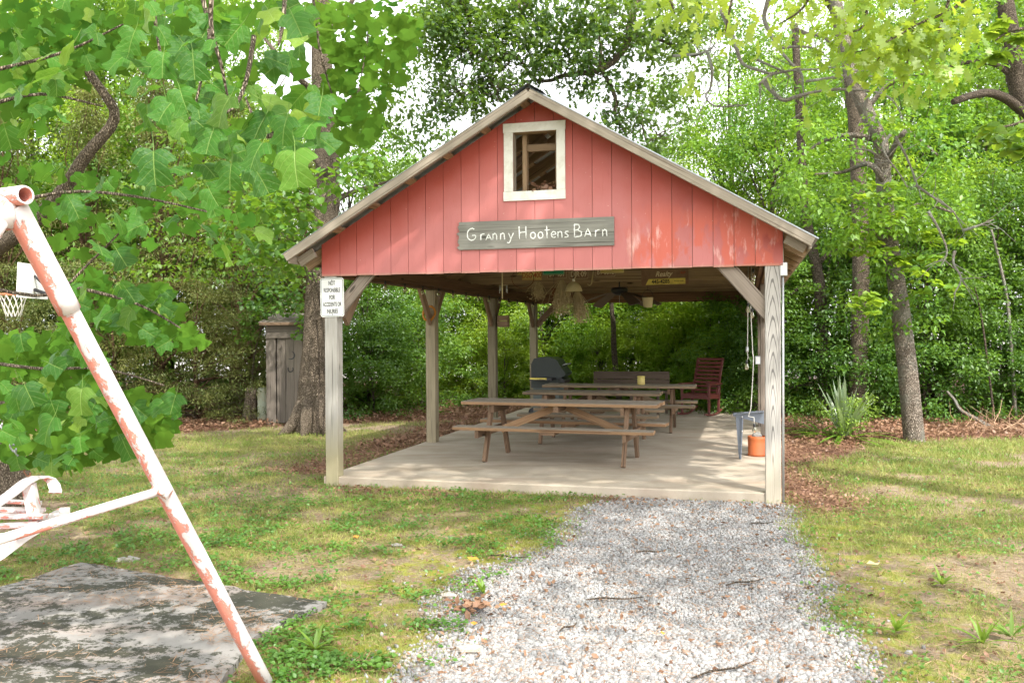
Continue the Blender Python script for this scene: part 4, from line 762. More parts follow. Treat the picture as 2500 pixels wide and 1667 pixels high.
# dead leaves: thick in the litter bands, single ones everywhere
x, y = frustum_pts(170000, 3.8, 21, .75, 1.0); lm = litter_m(x, y); pr = lm*.95+.05*(y < 14)*(~inpoly(x, y, SLB)); keep = (rng.random(len(x)) < pr) & ~inpoly(x, y, SLB); x, y = x[keep], y[keep]; k = len(x)
D_ = unit(k)*[1, 1, .35]; tag(obj('leaf_litter', scatter('leaf_litter', *T_DEAD, np.c_[x, y, np.where(y < 19, hgt(x, y), 0)+rng.uniform(-.005, .03, k)*np.where(lm[keep] > .5, 1, .2)+(lm[keep] > .9)*rng.uniform(0, .05, k)], D_, np.c_[rng.normal(0, .6, k), rng.normal(0, .6, k), np.ones(k)], rng.uniform(.03, .085, k)*np.where((lm[keep] > .5) & (y > 12.5), 1, .55), M['dead_leaf'])), kind='stuff')
# pine straw: drifts on the pad, bits over the gravel and soil
M['needle_dark'] = leafmat('dark_straw', (.10, .05, .03), (.30, .18, .11), (.40, .28, .18), ymix=.3, trans=.1, gloss=.02)
x, y = frustum_pts(110000, 3.7, 11, 1, .2); onp = inpoly(x, y, PAD); pr = np.where(onp, np.clip((fbm(x, y, 1.8, 55)-.45)*5, .02, 1)*.6, .20); keep = (rng.random(len(x)) < pr) & ~inpoly(x, y, SLB); x, y, onp = x[keep], y[keep], onp[keep]; k = len(x)
D_ = np.c_[rng.normal(0, 1, k), rng.normal(0, 1, k), rng.normal(0, .08, k)]
tag(obj('pine_straw', scatter('pine_straw', *T_NEEDLE, np.c_[x, y, np.where(onp, .034, .008)+rng.uniform(0, .012, k)], D_, np.c_[rng.normal(0, .3, k), rng.normal(0, .3, k), np.ones(k)], rng.uniform(.025, .08, k), M['needle_dark'])), kind='stuff')
# a few leaves and stones that can be told apart
for (px, py, s, c_, lab) in ((1170, 1372, .085, 'wreath', 'orange fallen leaf at the left edge of the gravel'), (872, 1313, .07, 'wreath', 'orange fallen leaf in the grass left of centre'), (1238, 1482, .05, 'wreath', 'small curled orange leaf below the brown leaf pile'), (1166, 1527, .05, 'wreath', 'orange leaf low at the gravel edge'), (2115, 1382, .09, 'straw', 'tan curled leaf on the right lawn'), (1620, 1556, .05, 'wreath', 'small yellow leaf on the near gravel')):
    p = gnd(px, py); a_ = np.array([[p.x, p.y, .012]]); me = scatter('fallen_leaf', *T_DEAD, np.zeros((1, 3)), unit(1)*[1, 1, .1], np.array([[.1, -.2, 1.]]), s, M[c_]); o = tag(obj('fallen_leaf', me), lab, 'leaf'); o.location = (p.x, p.y, .014)
p = gnd(1155, 1487); k = 40; me = scatter('leaf_heap', *T_DEAD, np.c_[rng.normal(0, .09, k), rng.normal(0, .06, k), rng.uniform(0, .05, k)], unit(k)*[1, 1, .4], unit(k)+[0, 0, 1.5], rng.uniform(.04, .085, k), M['dead_leaf']); o = tag(obj('leaf_heap', me), 'small heap of tan crumpled leaves at the left edge of the gravel', 'leaf heap', kind='stuff'); o.location = p
for (px, py, s, lab) in ((1148, 1583, .075, 'pale flat stone at the lower left gravel edge'), (310, 1367, .09, 'flat grey stone in the grass above the mossy pad'), (968, 1330, .045, 'small pinkish stone in the grass at centre left'), (1095, 1452, .05, 'bluish flat stone in moss beside the gravel')):
    p = gnd(px, py); q = MB(); q.add([(v_[0]*s*random.uniform(.9, 1.3), v_[1]*s*.7*random.uniform(.8, 1.2), v_[2]*s*.32) for v_ in _ico], _icf); tag(q.build('stone', M['rock'], None, Matrix.Translation(p)), lab, 'stone')
for i, (px, py, L_, a_) in enumerate(((1240, 1362, .26, -.35), (1500, 1466, .34, .05), (1390, 1535, .16, .8), (1820, 1425, .3, .4), (1770, 1640, .4, .5), (1590, 1350, .2, 0), (1860, 1280, .22, .2))):
    p = gnd(px, py); q = MB(); q.tube([(-L_/2, 0, .01), (-L_/5, .012, .016), (L_/6, -.008, .012), (L_/2, .015, .014)], [.004, .006, .005, .003], 5)
    tag(q.build('twig', M['bark_dark'], None, Matrix.Translation(p) @ Matrix.Rotation(a_, 4, 'Z')), ('twig at the grass edge left of the gravel', 'thin brown twig lying level across the middle gravel', 'short tilted twig left of the gravel middle', 'curved twig on the right side of the gravel', 'long crooked twig low on the near gravel', 'small straight twig nearest the slab on the gravel', 'twig on the gravel by the right front post')[i], 'twig', 'twigs on the gravel')
def blades(n, L0, L1, w, lean, mat, up_=1.0, parent=None, name='blade', one=True):
    q = MB()
    for i in range(n):
        a_ = random.uniform(0, 2*math.pi); L_ = random.uniform(L0, L1); ln_ = random.uniform(*lean); d = Vector((math.cos(a_), math.sin(a_), 0)); s_ = Vector((-d.y, d.x, 0))*w; pts_ = []
        for j in range(6): f = j/5; pts_.append(d*(L_*math.sin(ln_)*(f+.25*f*f*math.sin(ln_)))+Vector((0, 0, L_*(math.cos(ln_)*f-.35*math.sin(ln_)*f*f)+.01)))
        vv_ = []; 
        for j, p in enumerate(pts_): ww = (.5, .85, 1, .8, .5, .05)[j]; vv_ += [p-s_*ww+Vector((0, 0, .15*w)), p, p+s_*ww+Vector((0, 0, .15*w))]
        q.add(vv_, [(3*j+a, 3*j+a+1, 3*j+a+4, 3*j+a+3) for j in range(5) for a in (0, 1)])
        if not one: q.build(name, mat, parent); q = MB()
    return q
for (px, py, n_, L_, lab) in ((770, 1590, 14, .17, 'pale green weed rosette between the pad and the gravel'), (2400, 1575, 12, .20, 'green weed rosette low on the right lawn'), (2470, 1560, 10, .24, 'tall narrow weed at the right edge of the lawn'), (1180, 1450, 12, .13, 'weed clump at the left gravel edge'), (1283, 1178, 9, .11, 'green weed sprouting against the front of the slab'), (2190, 1545, 16, .16, 'spiky grass tuft on the right lawn'), (2300, 1430, 12, .15, 'pale weed rosette in the sunny right lawn')):
    p = gnd(px, py); w_ = empty('weed', (p.x, p.y, 0), 0, lab, 'weed'); blades(n_, L_*.5, L_, .011, (.3, 1.25), M['leaf_fern'], parent=w_, name='leaf', one=False)

# ---------------------------------------------------------------- swing set
FT, AP = Vector((-1.10, 4.07, -.05)), Vector((-1.672, 3.0, 2.045))
ss = empty('swing_set', (-1.67, 3.0, 0), 0, 'A-frame swing set of flaking red and white pipe at the left edge', 'swing set')
IV = Matrix.Translation((1.67, -3.0, 0))
def L(v): return v-Vector((1.67*-1, 3.0, 0))
FT2 = Vector((-2.24, 1.93, -.05)); ld = (AP-FT).normalized()
q = MB(); c_ = [L(FT+(AP-FT)*f) for f in (0, .25, .5, .75, .955)]
def mk(name, pth, r, n=20, mat='flake'):
    """pipe with its own Z along its length"""
    A_, B_ = Vector(pth[0]), Vector(pth[1]); x, y, z = frame(B_-A_, (1, 0, .1)); l_ = (B_-A_).length; q = MB(); q.lathe([(r, l_*i/8) for i in range(9)], n=n)
    return q.build(name, M[mat], ss, Matrix(((x.x, y.x, z.x, A_.x), (x.y, y.y, z.y, A_.y), (x.z, y.z, z.z, A_.z), (0, 0, 0, 1))))
mk('leg', (c_[0], c_[4]), .0325, 24); mk('leg', (L(FT2), L(FT2+(AP-Vector((.03, .06, 0))-FT2)*.96)), .0325, 24)
mk('leg_sleeve', (L(FT+(AP-FT)*.82), L(FT+(AP-FT)*.985)), .0400, 24); mk('leg_sleeve', (L(FT2+(AP-FT2)*.80), L(FT2+(AP-FT2)*.96)), .040, 24)
bd = Vector((-.883, .47, 0)).normalized()
q = MB(); ln_ = 2.6; x, y, z = frame(-bd, (0, 0, 1)); q.lathe([(.0245, .0), (.030, -.002), (.0325, .006), (.0325, .06), (.0325, ln_), (.025, ln_), (.0245, 0)], n=28, cap=False)
tb = AP+Vector((.05, -.015, .0))-bd*.02; A_ = L(tb); x, y, z = frame(bd, (0, 0, 1)); bar = q.build('top_bar', M['flake'], ss, Matrix(((x.x, y.x, z.x, A_.x), (x.y, y.y, z.y, A_.y), (x.z, y.z, z.z, A_.z), (0, 0, 0, 1))))
MB().lathe([(.001, .30), (.0235, .301)], n=20, cap=False).build('bore', M['rust'], bar)
# saddle bracket under the bar
q = MB(); q.lathe([(.030, -.05), (.047, -.035), (.050, .0), (.047, .035), (.030, .05)], n=20); q.build('saddle', M['flake'], ss, Matrix.Translation(L(AP+Vector((-.02, .005, -.055)))) @ Matrix.Rotation(1.1, 4, 'X'))
for dx in ((-.055, -.02, -.10),): MB().lathe([(.016, -.03), (.017, .028), (.010, .036), (.001, .038)], n=10).build('bolt', M['flake'], ss, Matrix.Translation(L(AP+Vector(dx)+Vector((.02, -.045, 0)))) @ Matrix.Rotation(math.pi/2, 4, 'X') @ Matrix.Rotation(.5, 4, 'Y'))
b0 = FT+(AP-FT)*.488; b1 = FT2+(AP-FT2)*.40
mk('brace_bar', (L(b0+Vector((.0, -.035, .0))), L(b1+Vector((0, .0, .06)))), .0175, 16)
q = MB(); q.tube([(-.035, 0, 0), (.035, 0, 0)], .022, 12); q.build('brace_clamp', M['flake'], ss, Matrix.Translation(L(b0+Vector((.005, -.032, .0)))) @ Matrix.Rotation(.5, 4, 'Y'))
MB().lathe([(.013, 0), (.014, .012), (.008, .02), (.001, .021)], n=10).build('bolt', M['flake'], ss, Matrix.Translation(L(b0+Vector((.015, -.055, .0)))) @ Matrix.Rotation(math.pi/2, 4, 'X'))
# hanging bench seat, seen at the lower left corner
Z4 = 4.6
def sw(px, py, Y): return at(px, py, Y)
sb = empty('hanging_bench', sw(0, 1250, Z4), 0, 'red and white metal swing bench hanging at the lower left corner', 'swing seat')
def strip(name, pts_, w, t_, side, mat='flake'):
    pts_ = [Vector(p)-sb.location for p in pts_]; q = MB(); S_ = Vector(side).normalized(); n = len(pts_); vs_ = []
    for i, p in enumerate(pts_):
        d = (pts_[min(i+1, n-1)]-pts_[max(i-1, 0)]).normalized(); N_ = d.cross(S_).normalized()
        for a, b in ((-1, -1), (1, -1), (1, 1), (-1, 1)): vs_.append(p+S_*w/2*a+N_*t_/2*b)
    q.add(vs_, [(4*i+k, 4*i+(k+1) % 4, 4*i+4+(k+1) % 4, 4*i+4+k) for i in range(n-1) for k in range(4)]+[(3, 2, 1, 0), tuple(4*n-4+k for k in range(4))]); return q.build(name, M[mat], sb, recalc=True)
sd2 = Vector((-.97, -.15, .05))
strip('armrest', [sw(-60, 1258, 4.35), sw(-20, 1238, 4.40), sw(30, 1203, 4.5), sw(60, 1178, 4.58), sw(80, 1167, 4.62), sw(102, 1163, 4.66), sw(120, 1168, 4.69), sw(131, 1180, 4.69), sw(136, 1197, 4.67), sw(134, 1203, 4.66)], .062, .010, sd2)
strip('arm_post', [sw(70, 1180, 4.62), sw(80, 1235, 4.63), sw(90, 1275, 4.64)], .055, .055, sd2)
strip('seat_side', [sw(-60, 1385, 4.15), sw(0, 1350, 4.3), sw(60, 1305, 4.5), sw(110, 1275, 4.65), sw(160, 1248, 4.85)], .045, .050, (0, 0, 1))
for i, (a0, a1) in enumerate((((-120, 1352), (14, 1340)), ((-120, 1322), (52, 1309)), ((-120, 1294), (84, 1284)), ((-120, 1265), (112, 1264)), ((-120, 1246), (105, 1250)))):
    Yk = 4.32+.09*i; q = board('seat_slat', sw(a0[0], a0[1]-4, Yk)-sb.location, sw(a1[0], a1[1]-4, Yk)-sb.location, .062, .022, M['flake'], sb, (.1, 1, 0))
for i in range(2): a_ = sw(-100, 1217+22*i, 4.95)-sb.location; b_ = sw(100-2*i, 1228+18*i, 4.98)-sb.location; board('back_slat', a_, b_, .022, .03, M['flake'], sb, (0, 0, 1))
# chain
ch = empty('chain', sw(68, 1165, 4.6), 0, 'grey steel chain holding up the swing bench', 'chain')
A_, B_ = sw(70, 1160, 4.6)-ch.location, sw(-60, 930, 4.45)-ch.location; nl = 15; step = (B_-A_)/nl; me = None
for i in range(nl):
    if me is None:
        q = MB(); pth = [(.010*math.cos(R(a)), 0, .015*math.sin(R(a))+(.0075 if math.sin(R(a)) >= 0 else -.0075)) for a in range(0, 361, 30)]; q.tube(pth, .0042, 7); me = q.mesh('link'); me.materials.append(M['chain']); me2_ = me.copy(); me2_.materials[0] = M['rust']
    x, y, z = frame(step, (1, 0, 0)); p = A_+step*(i+.5); sc_ = step.length/.036; Mx = Matrix(((x.x, y.x, z.x, p.x), (x.y, y.y, z.y, p.y), (x.z, y.z, z.z, p.z), (0, 0, 0, 1))) @ Matrix.Rotation(math.pi/2*(i % 2)+.4, 4, 'Z') @ Matrix.Scale(sc_, 4)
    obj('link', me2_ if i < 3 else me, ch, Mx)
# ---------------------------------------------------------------- trees
def clump_mesh(name, C_, rad, per, tmpl, size, mat, flat=.55, droop=.35, outward=None):
    """sprays of leaves round the given centres: C_ (n,3), rad (n,), per leaves each"""
    C_ = np.asarray(C_, float); rad = np.broadcast_to(rad, (len(C_),)); n = len(C_)*per; c = np.repeat(C_, per, 0); r = np.repeat(rad, per)
    d = unit(n)*(rng.random(n)**.45)[:, None]*[1, 1, flat]
    # gather leaves into thin layers inside each clump
    lay = np.round(d[:, 2]/flat*2.2)/2.2*flat; d[:, 2] = lay*.75+d[:, 2]*.25-.25*(d[:, 0]**2+d[:, 1]**2)*flat
    P_ = c+d*r[:, None]; D_ = d*[1, 1, .3]+rng.normal(0, .45, (n, 3))+[0, 0, -droop]; N_ = rng.normal(0, .38, (n, 3))+[0, 0, 1]
    return scatter(name, *tmpl, P_, D_, N_, rng.uniform(.65, 1.2, n)*size, mat)
def crown_centres(h, base, r, n, shape='round'):
    z = base+(h-base)*rng.random(n); f = (z-base)/(h-base)
    if shape == 'round': w = np.sqrt(np.clip(1-(2*f-.85)**2/1.6, .03, 1))
    elif shape == 'cone': w = np.clip(1.05-f, .08, 1)
    else: w = np.clip(1-.35*f, .3, 1)
    a = rng.random(n)*2*np.pi; q = r*w*np.sqrt(rng.uniform(.08, 1, n)); q *= 1+.25*np.sin(3*a+h)
    return np.c_[q*np.cos(a), q*np.sin(a), z]
def trunk_mesh(name, h, tr, C_, mat, nl=30, lean=(0, 0), low=0):
    q = MB(); pth = [(lean[0]*(z/h)**1.3*h+.05*math.sin(z*1.7+h), lean[1]*z+.05*math.cos(z*1.3), z-.15) for z in np.linspace(0, h*.93, 11)]
    q.tube(pth, [tr*(1.45 if i == 0 else 1.12 if i == 1 else 1)*(1-.088*i) for i in range(11)], 9, jit=.05)
    idx = rng.permutation(len(C_))[:nl]
    for i in idx:
        c = Vector(C_[i]); z0 = max(low, c.z*random.uniform(.5, .8)); k = min(9, int(z0/(h*.93)*10)); b = Vector(pth[k]).lerp(Vector(pth[k+1]), (z0/(h*.93)*10) % 1); r0 = tr*(1-.08*k)*.38
        mid = b.lerp(c, .5)+Vector((random.gauss(0, .12), random.gauss(0, .12), .12)); q.tube([b, b.lerp(mid, .55)+Vector((0, 0, .04)), mid, mid.lerp(c, .6)+Vector((random.gauss(0, .1), 0, 0)), c], [r0, r0*.8, r0*.6, r0*.38, .006], 5)
    me = q.mesh(name); me.materials.append(mat); return me
def proto(key, h, r, base, ncl, per, rc, size, mat, barkm, tr, tmpl=T_LEAF, shape='round', nl=30, flat=.55, lean=(0, 0)):
    C_ = crown_centres(h, base, r, ncl, shape); C_[:, 0] += lean[0]*C_[:, 2]
    return trunk_mesh('trunk', h, tr, C_, barkm, nl, lean), clump_mesh('crown', C_, rng.uniform(.7, 1.25, ncl)*rc, per, tmpl, size, mat, flat)
PR = {}
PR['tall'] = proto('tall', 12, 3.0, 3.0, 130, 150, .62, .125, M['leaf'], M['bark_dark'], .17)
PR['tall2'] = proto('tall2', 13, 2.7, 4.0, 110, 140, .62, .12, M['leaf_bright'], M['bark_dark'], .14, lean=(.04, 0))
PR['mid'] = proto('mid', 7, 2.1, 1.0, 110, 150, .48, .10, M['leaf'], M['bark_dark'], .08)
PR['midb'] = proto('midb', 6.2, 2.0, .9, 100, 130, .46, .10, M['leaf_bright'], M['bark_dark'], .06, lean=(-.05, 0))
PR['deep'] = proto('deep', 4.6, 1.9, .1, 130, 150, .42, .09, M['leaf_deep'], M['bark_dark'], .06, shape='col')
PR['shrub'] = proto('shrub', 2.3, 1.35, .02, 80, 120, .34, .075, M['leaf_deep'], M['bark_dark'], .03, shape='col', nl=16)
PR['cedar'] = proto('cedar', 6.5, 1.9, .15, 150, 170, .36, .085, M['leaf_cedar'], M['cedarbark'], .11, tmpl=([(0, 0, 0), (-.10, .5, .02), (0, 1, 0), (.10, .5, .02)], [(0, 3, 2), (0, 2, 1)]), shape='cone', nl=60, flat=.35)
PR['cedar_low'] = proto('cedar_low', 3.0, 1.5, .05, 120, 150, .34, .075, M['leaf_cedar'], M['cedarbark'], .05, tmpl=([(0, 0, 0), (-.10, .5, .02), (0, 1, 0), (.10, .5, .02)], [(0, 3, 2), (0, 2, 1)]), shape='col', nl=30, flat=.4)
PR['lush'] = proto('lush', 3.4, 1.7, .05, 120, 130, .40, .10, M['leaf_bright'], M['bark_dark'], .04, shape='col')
LAB = {'lush': ('low sunny yellow-green shrub', 'shrub'), 'cedar_low': ('low brown-green feathery cedar scrub', 'shrub'), 'tall': ('tall dark green tree', 'tree'), 'tall2': ('tall yellow-green back tree', 'tree'), 'mid': ('mid-height leafy tree', 'tree'),
       'midb': ('small bright green tree', 'tree'), 'deep': ('dense dark thicket tree', 'tree'), 'shrub': ('low dark green shrub', 'shrub'), 'cedar': ('tall olive feathery cedar', 'cedar')}
ZON = ((40, 'far off at the left, mostly out of frame'), (180, 'behind the swing top bar'), (330, 'behind the slanting swing leg'), (450, 'just right of the swing leg'), (560, 'well left of the outhouse'), (640, 'beside the outhouse'), (720, 'directly behind the outhouse'), (800, 'behind the big oak trunk'), (880, 'just right of the big oak trunk'), (970, 'behind the left roof slope'), (1060, 'seen past the second left post'), (1160, 'seen between the left posts'), (1260, 'behind the gas grill'),
 (1360, 'seen through the barn above the grill'), (1460, 'seen through the barn under the lamp'), (1560, 'seen through the barn under the fan'), (1660, 'behind the plank bench'), (1760, 'behind the rocking chair'), (1850, 'seen beside the hanging lamp cord'), (1930, 'behind the right front post'), (2010, 'just right of the conduit'), (2100, 'behind the spiky yucca'), (2180, 'just left of the leaning oak'), (2260, 'directly behind the leaning oak'), (2350, 'just right of the leaning oak'), (2450, 'near the right edge'), (2560, 'at the very right edge'), (9999, 'far off at the right, mostly out of frame'))
def where(x, y): px = 1250+2196*x/y; return next(z for l, z in ZON if px < l)
NM = {'lush': 'sunny_shrub', 'cedar_low': 'cedar_shrub', 'tall': 'broadleaf_tree', 'tall2': 'broadleaf_tree', 'mid': 'broadleaf_tree', 'midb': 'understorey_tree', 'deep': 'thicket_tree', 'shrub': 'shrub', 'cedar': 'cedar_tree'}
GRP = {'lush': 'sunny shrubs in the woods', 'cedar_low': 'low cedar scrub at the left', 'tall': 'tall dark trees in the woods', 'tall2': 'tall bright trees in the woods', 'mid': 'mid-height trees in the woods', 'midb': 'small bright trees in the woods', 'deep': 'dark thicket trees at the wood edge', 'shrub': 'shrubs at the foot of the woods', 'cedar': 'cedars at the left wood edge'}
def tree(k, x, y, s=1.0, sz=None, rz=None):
    rz = random.uniform(0, 6.28) if rz is None else rz; e = empty(NM[k], (x, y, 0), rz, LAB[k][0]+' in the woods '+where(x, y) if k not in ('tall2', 'cedar_low') else LAB[k][0]+' '+where(x, y), LAB[k][1], GRP[k]); e.scale = (s, s, sz or s)
    obj('trunk', PR[k][0], e); obj('crown', PR[k][1], e); return e
J = lambda a: random.uniform(-a, a)
# front edge of the woods, right of the barn
for x, y, k, s in ((5.0, 17.4, 'deep', .7), (6.4, 17.6, 'deep', .95), (7.9, 17.0, 'deep', .9), (9.4, 17.4, 'deep', 1.0), (10.9, 16.8, 'deep', .95), (12.3, 17.5, 'deep', 1.1), (6.0, 16.6, 'shrub', .8), (7.4, 16.3, 'shrub', .9), (8.8, 16.2, 'shrub', .8), (10.3, 16.0, 'shrub', .95), (4.7, 16.9, 'shrub', .8), (4.2, 18.6, 'lush', .5)): tree(k, x+J(.2), y+J(.2), s)
for x, y, k, s in ((5.6, 19.8, 'mid', 1.0), (8.3, 19.6, 'mid', 1.1), (10.8, 19.9, 'mid', 1.05), (13.2, 19.2, 'mid', 1.15), (7.0, 18.4, 'midb', .95), (9.6, 18.6, 'midb', .8), (12.0, 18.3, 'mid', .9), (4.6, 20.5, 'midb', 1.0)): tree(k, x+J(.3), y+J(.3), s)
tree('tall', 5.5, 22.6, .80)
for x in np.arange(7.2, 17, 2.1): tree('tall', x+J(.3), 22.3+J(.9), random.uniform(.78, .95) if x > 8 else .66)
for x in np.arange(7.6, 20, 2.4): tree('tall2', x+J(.4), 26+J(1), random.uniform(.95, 1.1) if x > 9 else .72)
# behind the barn: lower, brighter, with gaps
for x, y, k, s in ((-2.4, 20.8, 'midb', .72), (-.9, 22.0, 'midb', .66), (.6, 21.2, 'midb', .72), (2.1, 22.4, 'mid', .68), (3.3, 21.0, 'midb', .8), (1.4, 24.8, 'midb', .9), (-1.6, 25.2, 'midb', .85), (3.9, 24.6, 'tall2', .50), (-.2, 20.4, 'lush', .62), (1.8, 20.2, 'lush', .6), (3.6, 20.1, 'lush', .7), (4.3, 19.3, 'lush', .85), (5.2, 20.2, 'lush', 1.0), (3.4, 23.5, 'lush', 1.3), (1.9, 23.8, 'lush', 1.3), (-.2, 24.5, 'lush', 1.3), (-2.9, 20.0, 'lush', .65), (2.8, 22.0, 'lush', 1.0), (.8, 22.6, 'lush', 1.05), (4.4, 21.6, 'lush', .95), (-1.3, 23, 'lush', 1.0), (2.7, 27, 'mid', 1.0), (.3, 28, 'mid', .9), (-3.0, 27.5, 'mid', 1.0)): tree(k, x+J(.15), y+J(.2), s)
# left of the barn
for x, y, k, s in ((-5.3, 17.6, 'cedar', .95), (-6.7, 17.2, 'cedar', 1.05), (-8.3, 17.8, 'cedar', 1.0), (-4.2, 18.6, 'cedar', .8), (-9.8, 17.5, 'cedar', .95), (-5.9, 16.5, 'cedar_low', .9), (-7.5, 16.6, 'cedar_low', 1.0), (-9.0, 16.7, 'cedar_low', .95), (-4.9, 17.0, 'cedar_low', .7), (-10.6, 16.9, 'cedar_low', 1.0), (-6.2, 18.8, 'deep', 1.0), (-8.0, 19.2, 'deep', 1.1), (-10.1, 19.0, 'deep', 1.1), (-4.6, 19.4, 'deep', .8), (-2.7, 17.6, 'shrub', .85), (-3.1, 18.6, 'deep', .7), (-1.9, 18.9, 'shrub', 1.0), (-11.3, 18.0, 'deep', 1.1)): tree(k, x+J(.15), y+J(.15), s)
for x, y, k, s in ((-4.0, 20.6, 'mid', .95), (-5.8, 20.4, 'midb', 1.05), (-7.8, 20.6, 'mid', 1.1), (-9.9, 20.2, 'midb', 1.1), (-12, 20.4, 'mid', 1.1), (-2.9, 22.5, 'mid', .8)): tree(k, x+J(.3), y+J(.3), s)
for x in np.arange(-14.5, -5.4, 1.9): tree('tall', x+J(.4), 23+J(.8), random.uniform(.78, .95) if x < -7.5 else .62)
for x in np.arange(-16, -6.0, 2.2): tree('tall2', x+J(.5), 27+J(1), random.uniform(.95, 1.1) if x < -8 else .65)

def limb(q, pts, r0, r1, n=7, jit=.05): 
    P_ = [Vector(p) for p in pts]; d = []
    for i in range(len(P_)-1):
        a, b, c, e = P_[max(i-1, 0)], P_[i], P_[i+1], P_[min(i+2, len(P_)-1)]
        for k in range(4): t_ = k/4; d.append(.5*((2*b)+(c-a)*t_+(2*a-5*b+4*c-e)*t_*t_+(3*b-a-3*c+e)*t_**3))
    d.append(P_[-1]); m_ = len(d); q.tube(d, [r0+(r1-r0)*i/(m_-1) for i in range(m_)], n, jit=jit); return d
# young oak right of the barn
YT = 13.0
ro_ = empty('young_oak', gnd(2232, 1074), 0, 'leaning slender oak rising from the leaf bed right of the barn', 'tree'); O_ = ro_.location
q = MB(); tp = [at(x, y, YT)-O_ for x, y in ((2236, 1100), (2232, 1076), (2215, 900), (2196, 740), (2180, 640), (2167, 560), (2157, 440), (2150, 345), (2113, 268), (2083, 200), (2060, 110), (2040, 0), (2010, -200), (1990, -420))]
q.tube(tp, [.17, .145, .135, .125, .118, .112, .108, .104, .10, .095, .09, .08, .06, .04], 14, jit=.04); tk = q.build('trunk', M['bark_pale'], ro_)
q = MB()
for pts_ in (((2157, 440), (2120, 400), (2060, 420), (1990, 425)), ((2155, 420), (2200, 330), (2230, 330), (2290, 380)), ((2150, 345), (2080, 330), (2010, 345), (1960, 380)), ((2113, 268), (2180, 200), (2260, 180)), ((2180, 600), (2120, 560), (2060, 545)), ((2170, 560), (2240, 500), (2330, 520))): limb(q, [at(x, y, YT+J(.6))-O_ for x, y in pts_], .05, .012)
q.build('limbs', M['bark_pale'], ro_)
cs = [at(px, py, YT+J(.9))-O_ for px, py in ((2130, 500), (2080, 530), (2200, 540), (2260, 500), (2160, 610), (2230, 640), (2100, 590), (2050, 470), (1990, 430), (1950, 390), (2010, 330), (2080, 380), (2120, 420), (2200, 430), (2280, 400), (2310, 530), (2020, 560), (2260, 320), (2190, 300), (2280, 180), (2230, 200), (2120, 700), (2190, 780), (2080, 760), (2250, 750), (2140, 560), (2190, 500), (1930, 470), (1980, 500), (2350, 460))]
def rosettes(name, C_, per_c, size, mat, spread):                 # whorls of long leaves at twig tips
    P_, D_, N_ = [], [], []
    for c in C_:
        for _ in range(per_c):
            w = np.array(c)+rng.normal(0, spread, 3)*[1, 1, .55]; ax = np.array([rng.normal(0, .5), -.4+rng.normal(0, .4), .5]); a0 = rng.random()*6.28
            for k in range(7): a = a0+k*.9; d = np.array([math.cos(a), math.sin(a)*.8-.15, -.22+rng.normal(0, .12)]); P_.append(w); D_.append(d); N_.append(ax+[0, 0, .8])
    return scatter(name, *T_WIDE, np.array(P_), np.array(D_), np.array(N_), rng.uniform(.7, 1.2, len(P_))*size, mat)
tag(obj('crown', clump_mesh('crown', [c+Vector((J(.35), J(.3), J(.25))) for c in cs for _ in range(5)], .20, 34, T_LEAF, .10, M['leaf'], flat=.7), ro_), kind='stuff')
tag(obj('leaf_whorls', rosettes('leaf_whorls', [at(px, py, YT-.5+J(.5))-O_ for px, py in ((2100, 560), (2180, 520), (2240, 560), (2150, 620), (2230, 640), (2290, 600), (2120, 480), (2060, 600), (2200, 680), (2280, 690), (2100, 740))], 7, .13, M['leaf_bright'], .2), ro_), kind='stuff')
# slim trunks that show in the wood
for i, (pts_, Y, r, lab) in enumerate(((((2016, 900), (2003, 730), (1990, 640), (1968, 530), (1960, 430), (1950, 250), (1940, 60)), 16.8, .12, 'dark forked trunk in the woods just right of the barn eave'),
        (((2480, 900), (2462, 760), (2440, 640), (2420, 560)), 16.0, .035, 'thin pale sapling trunk low at the right of the woods'),
        (((1515, 930), (1500, 870), (1497, 790), (1492, 730), (1490, 600)), 19.5, .07, 'slim brown trunk seen through the barn left of the fan'),
        (((1708, 880), (1704, 760), (1700, 600)), 20.0, .13, 'thicker trunk seen through the barn right of the fan'),
        (((2430, 960), (2400, 800), (2380, 700)), 15.6, .022, 'thin leaning sapling left of the pale sapling at right'))):
    p0 = at(*pts_[0], Y); p0.z = 0; e = empty('slim_tree', p0, 0, lab, 'tree'); q = MB(); P_ = [Vector((0, 0, -.1))]+[at(x, y, Y)-p0 for x, y in pts_[1:]]; limb(q, P_, r, r*.55, 8); q.build('trunk', M['bark_dark'] if i != 1 else M['lichen'], e)
    if i == 0: q = MB(); limb(q, [at(x, y, Y)-p0 for x, y in ((1990, 660), (2010, 630), (2050, 600), (2080, 560))], .06, .02); limb(q, [at(x, y, Y)-p0 for x, y in ((1995, 715), (1960, 700), (1930, 720))], .05, .02); q.build('limbs', M['bark_dark'], e)
    if i in (0, 2, 3): C_ = [Vector(P_[-1])*random.uniform(.7, 1)+Vector((J(1.2), J(.8), J(.8))) for _ in range(16)]; obj('crown', clump_mesh('crown', C_, .4, 90, T_LEAF, .10, M['leaf'] if i == 0 else M['leaf_bright']), e)
